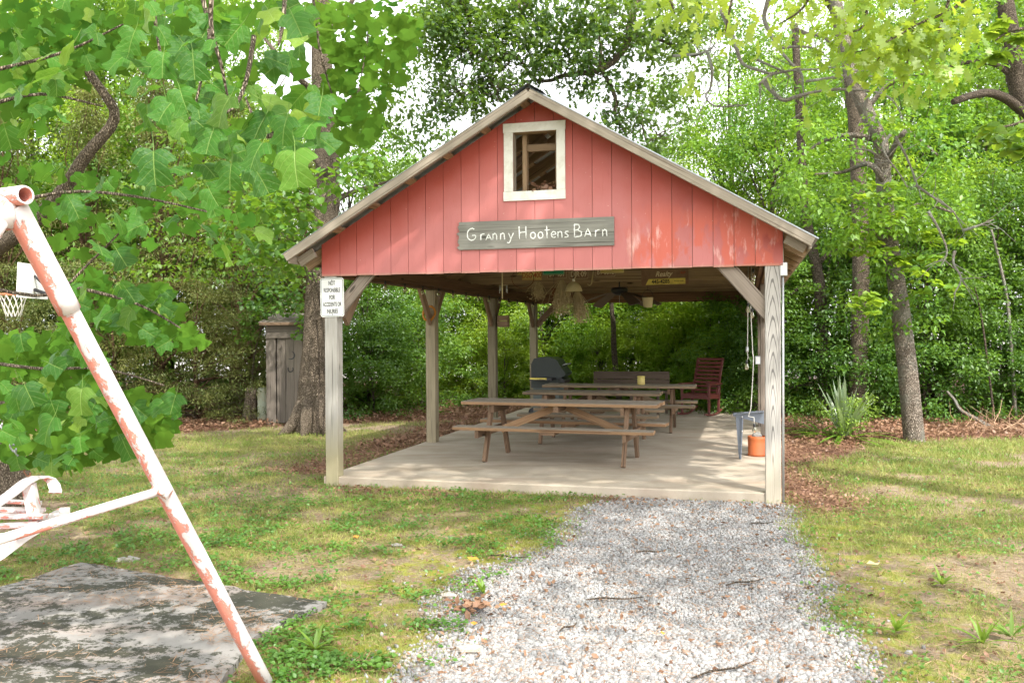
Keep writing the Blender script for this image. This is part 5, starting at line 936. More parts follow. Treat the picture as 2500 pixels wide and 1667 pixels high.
# dark tree at the right edge with the bare curved limb
rt_ = at(2640, 900, 14.2); rt_.z = 0
e = empty('dark_tree', rt_, 0, 'dark trunk with bare curved limb at the upper right edge', 'tree'); q = MB()
limb(q, [Vector((0, 0, -.1))]+[at(x, y, 14.2)-rt_ for x, y in ((2620, 620), (2540, 330), (2490, 220), (2463, 60), (2440, -80), (2420, -300))], .22, .09, 12); q.build('trunk', M['bark_dark'], e)
q = MB(); limb(q, [at(x, y, Y)-rt_ for x, y, Y in ((2535, 310, 14.2), (2470, 250, 14), (2420, 228, 13.8), (2370, 234, 13.6), (2326, 250, 13.5))], .085, .045, 10); limb(q, [at(x, y, 14.2)-rt_ for x, y in ((2475, 190), (2430, 158), (2370, 152), (2310, 165))], .05, .02)
q.build('limbs', M['bark_dark'], e)
obj('crown', clump_mesh('crown', [at(x, y, 14+J(1))-rt_ for x, y in ((2480, 30), (2420, 60), (2500, 120), (2440, 130), (2380, 60), (2500, 200), (2350, 130), (2400, -20), (2330, 20), (2550, 60), (2480, 300), (2420, 330))], .42, 100, T_LEAF, .11, M['leaf']), e)
# hickory spray at the right edge
e = empty('hickory_branch_tree', Vector((6.2, 8.5, 0)), 0, 'tree beyond the right edge whose drooping long-leaved spray hangs into view', 'tree'); O2 = e.location
q = MB(); limb(q, [(0, 0, -.1), (.05, 0, 2), (0, .1, 4.2), (.1, 0, 6)], .14, .08, 9); q.build('trunk', M['bark'], e)
q = MB(); limb(q, [Vector((0, .1, 4.2)), at(2560, 260, 8.6)-O2, at(2490, 300, 8.6)-O2, at(2420, 315, 8.6)-O2], .03, .006); limb(q, [Vector((0, .1, 4.8)), at(2560, 60, 8.6)-O2, at(2470, 75, 8.6)-O2, at(2430, 100, 8.6)-O2], .03, .006); q.build('branch', M['bark'], e)
tag(obj('leaves', rosettes('leaves', [at(x, y, 8.6)-O2 for x, y in ((2480, 310), (2440, 335), (2500, 360), (2405, 325), (2470, 110), (2440, 60), (2500, 90), (2450, 140))], 2, .14, M['leaf_bright'], .07), e), kind='stuff')

# big oak behind the left post
bo_ = Vector((-3.27, 14.65, 0)); e = empty('big_oak', bo_, 0, 'big rough-barked oak trunk standing behind the left front post', 'tree'); q = MB()
tp = [(763, 1062), (761, 1030), (760, 990), (761, 930), (766, 850), (772, 740), (780, 620), (800, 500), (800, 400), (790, 300), (786, 180), (784, 60), (782, -120), (780, -400)]
rr = [.34, .28, .24, .215, .19, .178, .176, .20, .19, .18, .168, .15, .13, .08]
P_ = [at(x, y, 14.65)-bo_ for x, y in tp]; q.tube(P_, rr, 20, jit=.04)
for a_ in (15, 75, 165, 215, 265, 320): d = Vector((math.cos(R(a_)), math.sin(R(a_)), 0)); L_ = random.uniform(.35, .6); q.tube([d*.14+Vector((0, 0, .55)), d*.27+Vector((0, 0, .22)), d*L_*.7+Vector((0, 0, .06)), d*L_+Vector((0, 0, -.05))], [.10, .11, .085, .03], 8, jit=.06)
q.build('trunk', M['bark'], e)
q = MB(); lims = (((800, 420), (740, 360), (640, 330), (520, 330)), ((795, 330), (860, 240), (930, 160)), ((790, 250), (700, 160), (620, 60)), ((800, 500), (860, 470), (960, 440)), ((785, 100), (850, 20), (900, -80)))
for l_ in lims: limb(q, [at(x, y, 14.65+J(.4))-bo_ for x, y in l_], .07, .015)
q.build('limbs', M['bark'], e)
cs = [at(px, py, 14.3+J(1.1))-bo_ for px, py in ((1000, 200), (1040, 150), (1060, 90), (1080, 20), (940, 250), (1030, 340), (480, 420), (500, 520), (420, 480), (380, 560), (460, 600), (330, 450), (300, 540), (540, 420), (440, 350), (380, 660), (500, 660), (300, 640), (700, 60), (640, 120), (760, 30), (860, 60), (920, 100), (880, 170), (940, 190), (840, 250), (900, 300), (960, 330), (1000, 360), (880, 380), (930, 430), (980, 460), (850, 450), (700, 330), (660, 300), (600, 320), (560, 360), (620, 400), (680, 430), (620, 470), (560, 480), (700, 520), (650, 540), (600, 560), (560, 600), (640, 610), (700, 600), (720, 660), (670, 680), (610, 660), (980, 60), (1020, 110), (960, 120), (1010, 20))]
obj('crown', clump_mesh('crown', cs, .44, 120, T_LEAF, .10, M['leaf']), e)
# grape-like vine leaves in front of the oak
cs = [at(px, py, 12.3+J(.6)) for px, py in ((640, 420), (700, 450), (600, 470), (660, 500), (720, 520), (620, 540), (680, 570), (720, 610), (560, 560), (640, 610), (590, 620), (760, 460), (700, 650), (850, 430), (900, 380), (760, 560))]
vo_ = Vector((-3.05, 14.0, 0)); e = empty('vine_shrub', vo_, 0, 'leafy climbing vine shrub left of the barn roof corner', 'shrub'); q = MB()
for x in (0, .09): limb(q, [(x, 0, -.1), (x+.02, .1, 1.3), (x-.1, -.3, 2.6), (x*2-.7, -1.2, 3.3)], .014, .006, 5)
q.build('stems', M['bark_dark'], e); obj('leaves', clump_mesh('leaves', [c-vo_ for c in cs], .34, 60, T_WIDE, .115, M['leaf'], flat=.7), e)

# oak whose limbs reach over the barn
YO = 13.5; oo = Vector((6.2, 16.2, 0)); e = empty('overhanging_oak', oo, 0, 'tall oak whose crooked limbs cross the white sky above the roof', 'tree'); q = MB()
limb(q, [Vector((0, 0, -.1)), Vector((0, -.2, 3.5)), Vector((-.6, -.8, 7)), Vector((-2.4, -1.8, 8.4)), at(1570, -60, YO)-oo], .17, .06, 10); limb(q, [Vector((-.6, -.8, 7)), Vector((-3.5, -1.9, 9.6)), at(1260, -60, YO)-oo], .09, .04, 8); limb(q, [Vector((-3.5, -1.9, 9.6)), at(1180, -140, YO)-oo, at(1124, -60, YO)-oo], .05, .036, 8); q.build('trunk', M['bark'], e)
L6 = [(((1556, -20), (1556, 7), (1539, 51), (1529, 112), (1492, 156), (1458, 173), (1376, 185), (1345, 197), (1305, 195), (1281, 163), (1267, 143), (1226, 129)), .060, .012), (((1462, 165), (1475, 180), (1502, 238), (1502, 282), (1526, 323), (1532, 345)), .040, .018), (((1529, 78), (1614, 99), (1665, 126), (1699, 136), (1740, 118)), .030, .012),
      (((1124, -30), (1124, 0), (1143, 37), (1150, 78), (1157, 112), (1135, 156)), .036, .012), (((1150, 82), (1120, 84), (1096, 83)), .016, .008), (((1260, -30), (1260, 0), (1281, 41), (1291, 75), (1303, 102)), .036, .014), (((1155, 163), (1180, 148), (1199, 146), (1230, 170), (1216, 211), (1215, 252)), .014, .007), (((1580, 350), (1567, 299), (1570, 252)), .022, .008), (((1580, 350), (1605, 330), (1632, 316)), .018, .006),
      (((1135, 156), (1128, 200), (1148, 212), (1146, 260)), .012, .006), (((1230, 170), (1190, 200), (1120, 232), (1050, 262)), .010, .005), (((1465, 165), (1466, 110), (1452, 70), (1430, 20)), .024, .01), (((1376, 185), (1390, 150), (1383, 100)), .012, .005), (((1303, 195), (1240, 210), (1180, 215)), .012, .005)]
q = MB(); cl = []
for pts_, a, b in L6:
    P_ = [at(x, y, YO+.25*math.sin(x*.02))-oo for x, y in pts_]; d = limb(q, P_, a, b, 7)
    for _ in range(int(4*len(pts_))):
        c = d[int(random.uniform(.15, 1)*(len(d)-1))]; t_ = c+Vector((J(.42), J(.4), J(.38))); q.tube([c, c.lerp(t_, .5)+Vector((J(.06), 0, J(.06))), t_], [.008, .006, .003], 4, cap=False); cl.append(t_)
q.build('limbs', M['bark'], e)
extra = [at(x, y, YO+J(.6))-oo for x, y in ((1080, 160), (1090, 200), (1060, 230), (1130, 240), (1150, 280), (1040, 300), (1100, 320), (1000, 290), (1240, 40), (1210, 20), (1340, 30), (1370, 60), (1400, 30), (1300, 60), (1350, 100), (1420, 100), (1440, 50), (1400, 140), (1560, 180), (1600, 230), (1550, 230), (1600, 260), (1640, 200), (1620, 150), (1180, 60), (1200, 90), (1060, 40), (1100, 20), (1320, 150), (1270, 180), (1620, 60), (1580, 40), (1500, 30), (1660, 60), (1660, 230), (1560, 300))]
for c in extra:
    n_ = min(cl, key=lambda p: (p-c).length); pass
sub = [c+Vector((J(.3), J(.3), J(.25))) for c in extra for _ in range(4)]
tag(obj('foliage', clump_mesh('foliage', cl+sub+[at(random.uniform(1030, 1720), random.uniform(-40, 130), YO+J(.9))-oo for _ in range(230)], .17, 24, T_OAK, .10, M['leaf_sky'], flat=.8), e), kind='stuff')

# lichened dead twigs and fresh oak leaves hanging in from the upper right
YD = 9.0; do = Vector((6.6, 5.2, 0)); e = empty('mossy_oak', do, 0, 'oak beyond the right edge reaching in with lichened dead twigs and fresh yellow-green leaves', 'tree')
q = MB(); limb(q, [(0, 0, -.1), (0, .1, 2.5), (-.1, .3, 5), (-.8, 1.2, 7), (-1.8, 2.6, 7.8)], .26, .12, 12); q.build('trunk', M['bark'], e)
c2 = lambda *a: [(1700+x/2.614, y/2.614) for x, y in a]
DT = (c2((480, -60), (440, 60), (440, 150), (520, 300), (600, 400), (670, 470), (680, 560), (690, 690), (610, 760)), c2((150, 60), (230, 230), (290, 400), (400, 450), (480, 470), (620, 450), (800, 440), (900, 430)), c2((430, 520), (490, 590), (560, 640), (700, 600), (900, 570), (1150, 590), (1260, 650), (1320, 760)),
      c2((600, 150), (680, 210), (800, 230), (880, 300), (950, 400), (1020, 520), (1100, 620)), c2((520, 310), (700, 300), (820, 340)), c2((-150, 360), (0, 345), (80, 320), (130, 270)), c2((70, 330), (100, 450), (90, 560), (60, 620), (130, 680), (330, 670)), c2((1240, 860), (1190, 930), (1220, 1010), (1290, 1100), (1350, 1200)), c2((1270, 870), (1340, 1000), (1400, 1150), (1440, 1280)),
      c2((1400, 1180), (1540, 1280), (1640, 1350), (1700, 1470)), c2((1480, 1350), (1540, 1450), (1600, 1600), (1560, 1700)), c2((1090, 620), (1080, 700), (1080, 740)), c2((380, 380), (560, 460), (600, 500)), c2((700, 520), (850, 500), (980, 480), (1130, 490), (1250, 520)), c2((480, 470), (400, 540), (430, 520)), c2((1700, 1470), (1800, 1440), (1900, 1400)), c2((1150, 990), (1100, 960), (1000, 950)), c2((1650, 1600), (1640, 1680), (1690, 1780), (1640, 1880)))
q = MB()
for i, pts_ in enumerate(DT):
    Yk = YD+.5*math.sin(i*1.7); d = limb(q, [at(x, y, Yk)-do for x, y in pts_], .025 if i < 4 else .016, .005, 6, jit=.15)
    for _ in range(5): c = d[int(random.uniform(.2, 1)*(len(d)-1))]; dd = Vector((J(.3), J(.2), J(.25))); q.tube([c, c+dd*.5+Vector((J(.03), 0, J(.03))), c+dd], [.006, .004, .002], 4, cap=False)
q.build('dead_branches', M['lichen'], e)
q = MB(); OL = [((2420, -60), (2330, 20), (2240, 60), (2150, 110), (2080, 130)), ((2240, -60), (2230, 60), (2215, 150), (2205, 215)), ((2000, -60), (1960, 20), (1900, 60)), ((2330, -40), (2290, 80), (2270, 130)), ((1800, -60), (1780, 30), (1770, 80)), ((1600, -60), (1640, 10), (1650, 60)), ((2120, -60), (2110, 60), (2060, 80)), ((2240, 60), (2180, 90), (2130, 170))]; pts2 = []
for i, l_ in enumerate(OL):
    d = limb(q, [at(x, y, 7.2+.3*math.sin(i*2.1))-do for x, y in l_], .016, .004, 5)
    for _ in range(34 if i not in (4, 5, 2) else 20): c = d[int(random.uniform(.2, 1)*(len(d)-1))]; pts2.append(c+Vector((random.gauss(0, .16), random.gauss(0, .16), random.gauss(-.03, .11))))
q.build('twigs', M['bark'], e)
me = np_mesh('leaf', np.array(T_OAK[0])+[0, .1, 0], np.array(T_OAK[1]), M['leaf_oak']); M['leaf_oak_o'] = me
def orient(p, d, n_, s): x, y, z = None, None, None; y = Vector(d).normalized(); z = Vector(n_); z = (z-y*z.dot(y)).normalized(); x = y.cross(z); return Matrix(((x.x*s, y.x*s, z.x*s, p.x), (x.y*s, y.y*s, z.y*s, p.y), (x.z*s, y.z*s, z.z*s, p.z), (0, 0, 0, 1)))
for p in pts2: obj('leaf', me, e, orient(p, (J(.8), J(.8)-.2, -.75), (J(.5), -.55+J(.4), .7), random.uniform(.11, .165)))
tag(obj('foliage', clump_mesh('foliage', [p+Vector((J(.2), J(.3), J(.15)+.05)) for p in pts2[::2]], .2, 5, T_OAK, .12, M['leaf_oak'], flat=.8), e), kind='stuff')
bpy.data.objects  # noqa

# tulip tree in the left foreground
half = [(0, 0), (.15, -.05), (.32, -.01), (.43, .10), (.53, .25), (.43, .37), (.37, .48), (.40, .62), (.42, .80), (.27, .83), (.11, .86), (0, .80)]
def smooth2(P, k=2):
    out = []
    for i in range(len(P)-1):
        a, b, c, d = [Vector((*P[min(max(j, 0), len(P)-1)], 0)) for j in (i-1, i, i+1, i+2)]
        for t in range(k): t_ = t/k; v = .5*((2*b)+(c-a)*t_+(2*a-5*b+4*c-d)*t_*t_+(3*b-a-3*c+d)*t_**3); out.append((v.x, v.y))
    return out+[P[-1]]
half = smooth2([(0, 0), (.14, -.06), (.30, -.04), (.42, .08), (.55, .24), (.44, .33), (.34, .45), (.38, .60), (.47, .80), (.30, .82), (.12, .83), (0, .77)])
def tulip_leaf(curl, fold, wave):
    q = MB(); vs_ = []; n = len(half)
    for sgn in (-1, 1):
        base = len(vs_); 
        for i, (x, y) in enumerate(half):
            ym = min(max(y, 0), .80)
            for f in (0, .5, 1):
                X_, Y_ = sgn*x*f, ym+(y-ym)*f; vs_.append((X_, Y_, fold*abs(X_)-curl*Y_*Y_-.5*fold*X_*X_*3+wave*math.sin(6*Y_+4*X_)*abs(X_)))
        fs = []
        for i in range(n-1):
            for c in (0, 1): a = base+3*i+c; fs.append((a, a+1, a+4, a+3) if sgn > 0 else (a, a+3, a+4, a+1))
        q.f += fs
    q.v = vs_; q.smooth = set(range(len(q.f))); q.tube([(0, .02, 0), (0, -.2, .03), (.03, -.5, .12)], [.012, .010, .010], 4, cap=False)
    me = q.mesh('leaf'); me.materials.append(M['bigleaf']); return me
TLM = [tulip_leaf(.18, .35, .10), tulip_leaf(.35, .15, .16), tulip_leaf(.10, .55, .06), tulip_leaf(.45, .45, .2)]
tt = Vector((-5.15, 8.6, 0)); e = empty('tulip_tree', tt, 0, 'tulip tree at the left whose large lobed leaves hang into the foreground', 'tree')
q = MB(); limb(q, [Vector((.25, -.2, -.15)), at(-40, 1150, 8.4)-tt, at(-90, 950, 8.3)-tt, Vector((-.5, -.5, 3.4)), Vector((-.6, -1.6, 6.5)), Vector((-.3, -2.6, 9))], .42, .16, 16); q.build('trunk', M['bark'], e)
def inpx(poly, n, Ya, Yb):
    out = []; xs_ = [p[0] for p in poly]; ys_ = [p[1] for p in poly]
    while len(out) < n:
        x, y = random.uniform(min(xs_), max(xs_)), random.uniform(min(ys_), max(ys_))
        if inpoly(np.array([x]), np.array([y]), poly)[0]: out.append((x, y, random.uniform(Ya, Yb)))
    return out
R1 = [(330, 0), (760, 0), (790, 60), (770, 140), (800, 250), (790, 400), (700, 440), (560, 400), (500, 430), (420, 330), (350, 330), (330, 200), (380, 120)]
R2 = [(0, 60), (330, 0), (560, 0), (470, 120), (330, 160), (220, 150), (150, 280), (0, 330)]
R3 = [(0, 370), (140, 400), (300, 420), (440, 380), (560, 440), (640, 560), (560, 620), (420, 540), (380, 600), (200, 640), (60, 540), (0, 480)]
R4 = [(0, 815), (150, 800), (180, 640), (420, 700), (480, 830), (440, 860), (330, 800), (210, 790), (270, 950), (440, 960), (430, 1060), (300, 1080), (150, 1140), (60, 1130), (0, 1090)]
R5 = [(560, 0), (960, 0), (1040, 60), (960, 200), (930, 330), (850, 370), (800, 300), (790, 100)]
twigs = [((520, -60, 3.1), (515, 60, 3.1), (540, 160, 3.1), (555, 235, 3.1)), ((480, -60, 3.3), (505, 40, 3.3), (510, 100, 3.2), (490, 200, 3.15), (470, 280, 3.1)), ((700, -60, 3.2), (690, 60, 3.1), (680, 110, 3.0)), ((620, 90, 3.2), (600, 200, 3.1), (560, 270, 3.0), (460, 290, 2.95)), ((680, 320, 3.05), (640, 330, 3.0), (600, 240, 3.1)), ((-40, 700, 4.4), (120, 720, 4.3), (220, 640, 4.3), (300, 560, 4.2)), ((-60, 880, 4.6), (100, 900, 4.5), (250, 900, 4.4), (400, 940, 4.3)), ((-50, 180, 4.0), (150, 130, 4.0), (300, 60, 3.9)), ((-40, 260, 4.0), (100, 230, 4.1), (250, 260, 4.1)), ((180, 700, 4.4), (330, 740, 4.3), (440, 800, 4.2)), ((370, -60, 3.6), (380, 60, 3.6), (400, 180, 3.5)), ((-60, 520, 4.3), (150, 470, 4.2), (330, 480, 4.1), (520, 520, 4.1)), ((880, -60, 6.4), (900, 60, 6.3), (880, 200, 6.2)), ((760, -60, 6), (780, 120, 6), (820, 260, 6))]
q = MB(); tw = []
for l_ in twigs: tw += limb(q, [at(*p)-tt for p in l_], .010, .004, 6)
d1 = [at(-60, 640, 8.3)-tt, at(60, 560, 8.0)-tt, at(150, 470, 7.9)-tt, at(210, 380, 7.8)-tt, at(280, 290, 7.8)-tt, at(240, 210, 7.7)-tt, at(170, 120, 7.6)-tt]; limb(q, d1, .075, .03, 9)
limb(q, [Vector((-.3, -.9, 4.5)), at(150, -200, 4.6)-tt, at(420, -160, 3.6)-tt, at(560, -90, 3.2)-tt], .05, .012, 8)
q.build('branches', M['bark'], e)
lv = inpx(R1, 92, 2.85, 3.6)+inpx(R2, 52, 3.6, 4.8)+inpx(R3, 46, 3.8, 4.8)+inpx(R4, 98, 4.15, 5.0)
hero = [(375, 390, 2.7, .122), (440, 240, 2.75, .09), (560, 260, 2.8, .115), (520, 340, 2.8, .10), (640, 370, 2.75, .105), (720, 390, 2.7, .135), (620, 430, 2.85, .11), (565, 420, 2.85, .10), (700, 310, 2.8, .10), (450, 320, 2.9, .07), (480, 275, 2.75, .06), (715, 60, 2.8, .105), (745, 40, 2.85, .10), (330, 95, 3.2, .10), (470, 150, 3.0, .11), (400, 150, 3.1, .11), (170, 0, 3.4, .09), (650, 300, 2.9, .12), (130, 1040, 4.1, .15), (60, 960, 4.1, .13), (200, 970, 4.1, .14)]
ups = []
for i, (px, py, Y) in enumerate(lv):
    p = at(px, py, Y)-tt; yaw = J(1.5); obj('leaf', random.choice(TLM), e, orient(p, (math.sin(yaw)*.9, -.15+J(.7), -.6+J(.55)), (J(.8), -.6+J(.6), .6+J(.5)), random.uniform(.06, .125)))
for px, py, Y, s in hero: p = at(px, py-20, Y)-tt; obj('leaf', random.choice(TLM), e, orient(p, (J(.6), -.3, -.7), (J(.3), -.75, .6), s))
# smaller and farther leaves of the same tree, joined
tv = [(sgn*x, y, .3*x-.2*y*y) for sgn in (1,) for x, y in half[::1]]; full = [(x, y) for x, y in half]+[(-x, y) for x, y in half[-2:0:-1]]
tv = [(x, y, .3*abs(x)-.25*y*y) for x, y in full]+[(0, .4, -.04)]; cidx = len(full); tf = [(i, (i+1) % len(full), cidx) for i in range(len(full))]
def far_leaves(poly, n, Ya, Yb, s0, s1):
    a = inpx(poly, n, Ya, Yb); return np.array([list(at(*p)-tt) for p in a]), rng.uniform(s0, s1, n)
A1 = [far_leaves(R5, 330, 5.6, 7.2, .08, .12), far_leaves(R1, 60, 3.8, 4.8, .08, .12), far_leaves(R2, 110, 4.8, 6, .08, .12), far_leaves(R3, 80, 4.8, 6, .08, .12), far_leaves(R4, 420, 5, 6.2, .09, .13), far_leaves([(0, 0), (620, 0), (500, 120), (0, 200)], 150, 5, 7, .09, .13)]
P_ = np.concatenate([a[0] for a in A1]); s_ = np.concatenate([a[1] for a in A1]); k = len(P_)
m = leafmat('tulip_leaf_far', (.020, .08, .012), (.055, .16, .02), (.17, .28, .03), ymix=.25, trans=.42, gloss=.0); M['tulip_far'] = m
tag(obj('foliage', scatter('foliage', tv, tf, P_, np.c_[rng.normal(0, .6, k), rng.normal(-.2, .4, k), rng.normal(-.7, .3, k)], np.c_[rng.normal(0, .4, k), rng.normal(-.7, .3, k), rng.uniform(.2, .9, k)], s_, m), e), kind='stuff')
# unseen canopy added overhead, its gaps shaped to shade and dapple the ground
def canopy(dens, n, z0, z1, box, org):
    P_ = []
    while len(P_) < n:
        x, y = random.uniform(box[0], box[1]), random.uniform(box[2], box[3])
        if random.random() < dens(x, y): P_.append(Vector((x, y, random.uniform(z0, z1)))-org)
    return P_
def dens(x, y):                                               # where the sun's path to the ground at (gx,gy) crosses z = 8
    gx_, gy_ = x-8*SUN_TO.x/SUN_TO.z, y-8*SUN_TO.y/SUN_TO.z
    d = 1.0 if gx_ < 2.6 else .35
    if gy_ < 4.7+.25*math.sin(gx_*3): d = .04
    if gx_ > 2.6 and 4.6 < gy_ < 9.5: d = .16
    if -6.5 < gx_ < -.5 and 13.2 < gy_ < 14.6: d = .35
    return d*(.35+.65*(fbm(np.array([x]), np.array([y]), .55, 90)[0] > .44))
shade_crown = canopy(dens, 300, 7.2, 9.6, (-6, 7.5, -4, 8.5), tt)
obj('crown', clump_mesh('crown', shade_crown, .75, 44, T_WIDE, .16, M['leaf'], flat=.4), e)  # out-of-view crown added to the tulip tree to block the sun
# ---------------------------------------------------------------- outhouse and yard things
oh = empty('outhouse', (-3.86, 16.3, 0), .02, 'old silvered wooden outhouse with crescent moon and horseshoe on its door', 'outhouse')
board('corner_board', (-.40, -.43, -.05), (-.40, -.43, 1.76), .17, .022, M['outhouse'], oh); board('corner_board', (.40, -.43, -.05), (.40, -.43, 1.76), .16, .022, M['outhouse'], oh)
board('header_board', (-.48, -.445, 1.67), (.48, -.445, 1.67), .19, .02, M['outhouse'], oh, (0, 0, 1)); board('header_board', (-.48, -.46, 1.555), (.48, -.46, 1.555), .06, .02, M['outhouse'], oh, (0, 0, 1))
d_ = bpy.data.objects.new('door', None); COL.objects.link(d_); d_.parent = oh
for k in range(4): board('door_plank', (-.225+.152*k, -.425, .03), (-.225+.152*k, -.425, 1.515), .148, .020, M['outhouse'], d_)
mo = [(.075*math.cos(R(a)), .075*math.sin(R(a))) for a in range(-100, 101, 20)]+[(-.035+.088*math.cos(R(a)), .070*math.sin(R(a))) for a in range(85, -86, -17)]
MB().prism(mo, -.4385, -.4360).build('crescent', M['black'], d_, Matrix.Translation((-.05, 0, 1.22)) @ Matrix.Rotation(R(25), 4, 'Y'), recalc=True)  # black shape stands in for the dark inside a cut-out moon
MB().tube([(.045*math.cos(R(a)), 0, .05*math.sin(R(a))) for a in range(150, 391, 20)], .008, 6).build('horseshoe', M['dark_metal'], d_, Matrix.Translation((-.06, -.442, .98)))
for s in (-1, 1):
    for k in range(6): board('side_plank', (s*.475, -.36+.155*k, 0), (s*.475, -.36+.155*k, 1.75+.02*k), .02, .15, M['outhouse'], oh)
for k in range(6): board('rear_plank', (-.40+.16*k, .5, 0), (-.40+.16*k, .5, 1.9), .155, .02, M['outhouse'], oh)
for k in range(7): board('roof_board', (-.51+.17*k, -.52, 1.80), (-.51+.17*k, .62, 1.98), .165, .024, M['outhouse'], oh)
board('roof_edge', (-.58, -.53, 1.775), (.58, -.53, 1.775), .05, .02, M['brace'], oh, (0, 0, 1))
# leafy vine lying over the outhouse roof
vl = empty('roof_vine', (-3.9, 16.0, 0), 0, 'green vine drooping over the outhouse roof beside the oak trunk', 'vine'); q = MB(); limb(q, [(-.9, .5, 0), (-.8, .4, 1.2), (-.4, .1, 2.0), (.2, .0, 2.1), (.45, -.25, 1.8)], .02, .008, 5); q.build('stem', M['bark_dark'], vl)
obj('leaves', clump_mesh('leaves', [(-.5, 0, 2.05), (-.2, -.05, 2.1), (.1, 0, 2.15), (.3, -.3, 1.95), (.35, -.4, 1.75), (-.8, .2, 1.9), (-.9, .3, 1.6), (.3, -.38, 1.6), (-.75, .1, 2.2), (.0, .1, 2.35), (-.35, 0, 2.4)], .22, 60, T_WIDE, .085, M['leaf_deep'], flat=.7), vl)
# stump and ribbed bin left of the outhouse
p = gnd(607, 1030); q = MB(); q.tube([(0, 0, -.05), (.01, 0, .1), (.03, 0, .35), (.05, .01, .62)], [.15, .12, .105, .10], 11, jit=.08); tag(q.build('stump', M['bark'], None, Matrix.Translation(p)), 'weathered grey stump standing left of the outhouse', 'stump')
p = gnd(645, 1030); bn = empty('ribbed_bin', p, 0, 'pale green ribbed bin leaning by the left side of the outhouse', 'bin')
prof = []; 
for i in range(12): prof += [(.115+.006*(i % 2), .04+.048*i)]
MB().lathe([(.10, 0)]+prof+[(.10, .62), (.02, .64)], n=18).build('body', plain('pale_green_tin', (.36, .40, .30), .6, var=.4, dirt=(.35, .25, .15)), bn); MB().tube([(.13, 0, .02), (.15, 0, .62)], .02, 6).build('red_pipe', M['red_text'], bn)
# basketball hoop far left
YH = 15.4; hp = at(78, 690, YH); bh = empty('basketball_hoop', (hp.x+.9, YH, 0), 0, 'basketball hoop with white net seen edge-on beyond the swing set', 'basketball hoop'); O3 = bh.location
MB().tube([(0, 0, -.1), (0, 0, 2.3)], .045, 10).build('pole', M['dark_metal'], bh); b0 = Vector((-.9, 0, hp.z))
q = MB(); q.tube([(0, 0, 2.1), (-.5, 0, 2.25), (-.86, 0, hp.z-.12)], .03, 8); q.tube([(0, 0, 1.75), (-.86, 0, hp.z+.12)], .02, 6); q.build('arms', M['dark_metal'], bh)
MB().box((-.88, 0, hp.z+.02), (.035, .95, .58), Matrix.Rotation(R(3), 3, 'Y')).build('backboard', M['white'], bh)
rimc = Vector((-.9-.10-.225, 0, hp.z-.20)); MB().tube([rimc+Vector((.225*math.cos(R(a)), .225*math.sin(R(a)), 0)) for a in range(0, 361, 20)], .012, 6).build('rim', M['orange_rim'], bh); MB().tube([rimc+Vector((.225, 0, 0)), (-.89, 0, rimc.z)], .018, 6).build('bracket', M['orange_rim'], bh)
q = MB()
for k in range(12):
    for sg_ in (1, -1): q.tube([rimc+Vector(((.22-.11*f)*math.cos(R(30*k+sg_*45*f)), (.22-.11*f)*math.sin(R(30*k+sg_*45*f)), -.38*f)) for f in (0, .33, .66, 1)], .006, 4, cap=False)
q.build('net', M['net'], bh)
# yucca and its nandina companion
yp = gnd(2060, 1075); yu = empty('yucca', (yp.x, yp.y, 0), 0, 'spiky yucca with upright pale blades and drooping dark leaves right of the barn', 'yucca'); 
blades(40, .66, 1.0, .034, (.05, .62), M['leaf_yucca'], parent=yu, name='blade', one=False); blades(36, .6, 1.15, .028, (1.1, 1.42), M['leaf'], parent=yu, name='drooping_blade', one=False)
obj('fern_leaves', clump_mesh('fern_leaves', [(-.15, -.1, .42), (.12, -.1, .5), (.3, -.05, .48), (-.32, 0, .45), (0, -.15, .3), (.2, -.1, .25), (-.1, -.1, .18), (.42, 0, .42), (-.42, 0, .55), (.05, -.2, .6), (.3, -.1, .62)], .16, 80, T_LEAF, .05, M['leaf_fern'], flat=.6), yu)
yp = gnd(2000, 1062); yv = empty('low_yucca', (yp.x, yp.y, 0), 0, 'low drooping yucca clump nearest the barn beside the spiky yucca', 'yucca'); blades(20, .35, .75, .024, (.95, 1.4), M['leaf'], parent=yv, name='drooping_blade', one=False)
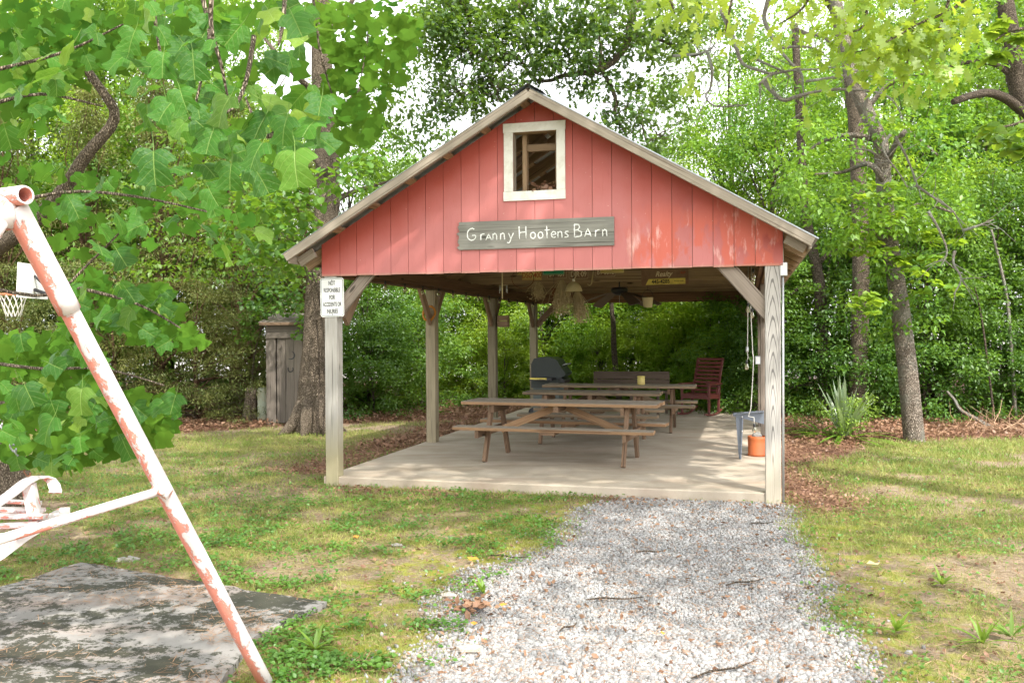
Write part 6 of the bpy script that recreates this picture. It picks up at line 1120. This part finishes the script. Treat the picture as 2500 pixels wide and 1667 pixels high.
obj('fern_leaves', clump_mesh('fern_leaves', [(0, 0, .25), (.15, 0, .3), (-.2, 0, .22), (.05, -.1, .35), (-.35, 0, .28)], .14, 60, T_LEAF, .045, M['leaf_fern'], flat=.6), yv)
# dead pale branch and brush at the wood edge on the right
p0 = gnd(2425, 1050); q = MB(); limb(q, [Vector((0, 0, .02)), at(2380, 1020, p0.y+.1)-p0, at(2345, 1000, p0.y+.2)-p0, at(2330, 975, p0.y+.3)-p0, at(2312, 955, p0.y+.4)-p0], .035, .018, 8, jit=.1); tag(q.build('dead_branch', M['lichen'], None, Matrix.Translation(p0)), 'pale bent dead branch lying at the wood edge on the right', 'branch')
p0 = gnd(2470, 1062); q = MB()
for i in range(70): a = Vector((J(.7), J(.4), random.uniform(0, .15))); b = a+Vector((J(.5), J(.3), random.uniform(-.1, .45))); q.tube([a, a.lerp(b, .5)+Vector((J(.05), 0, J(.05))), b], [.006, .005, .002], 4, cap=False)
tag(q.build('brush_pile', M['needle_dark'], None, Matrix.Translation(p0)), 'tangled heap of dry brush at the right edge of the leaf bed', 'brush pile', kind='stuff')
p0 = gnd(560, 1025); q = MB()
for i in range(40): a = Vector((J(.9), J(.4), random.uniform(0, .5))); b = a+Vector((J(.6), J(.3), random.uniform(-.3, .4))); q.tube([a, a.lerp(b, .5)+Vector((J(.05), 0, J(.05))), b], [.012, .009, .004], 4, cap=False)
tag(q.build('brush_pile', M['bark_dark'], None, Matrix.Translation(p0)), 'dark tangle of dead branches left of the grey stump', 'brush pile', kind='stuff')

# lettering as meshes
bpy.context.view_layer.update(); dg = bpy.context.evaluated_depsgraph_get()
for o in [o for o in S.objects if o.type == 'FONT']:
    me = bpy.data.meshes.new_from_object(o.evaluated_get(dg)); nm = o.name; par, loc_, rot_, scl = o.parent, o.location.copy(), o.rotation_euler.copy(), o.scale.copy(); bpy.data.objects.remove(o)
    n = bpy.data.objects.new('lettering', me); COL.objects.link(n); n.parent = par; n.location = loc_; n.rotation_euler = rot_; n.scale = scl
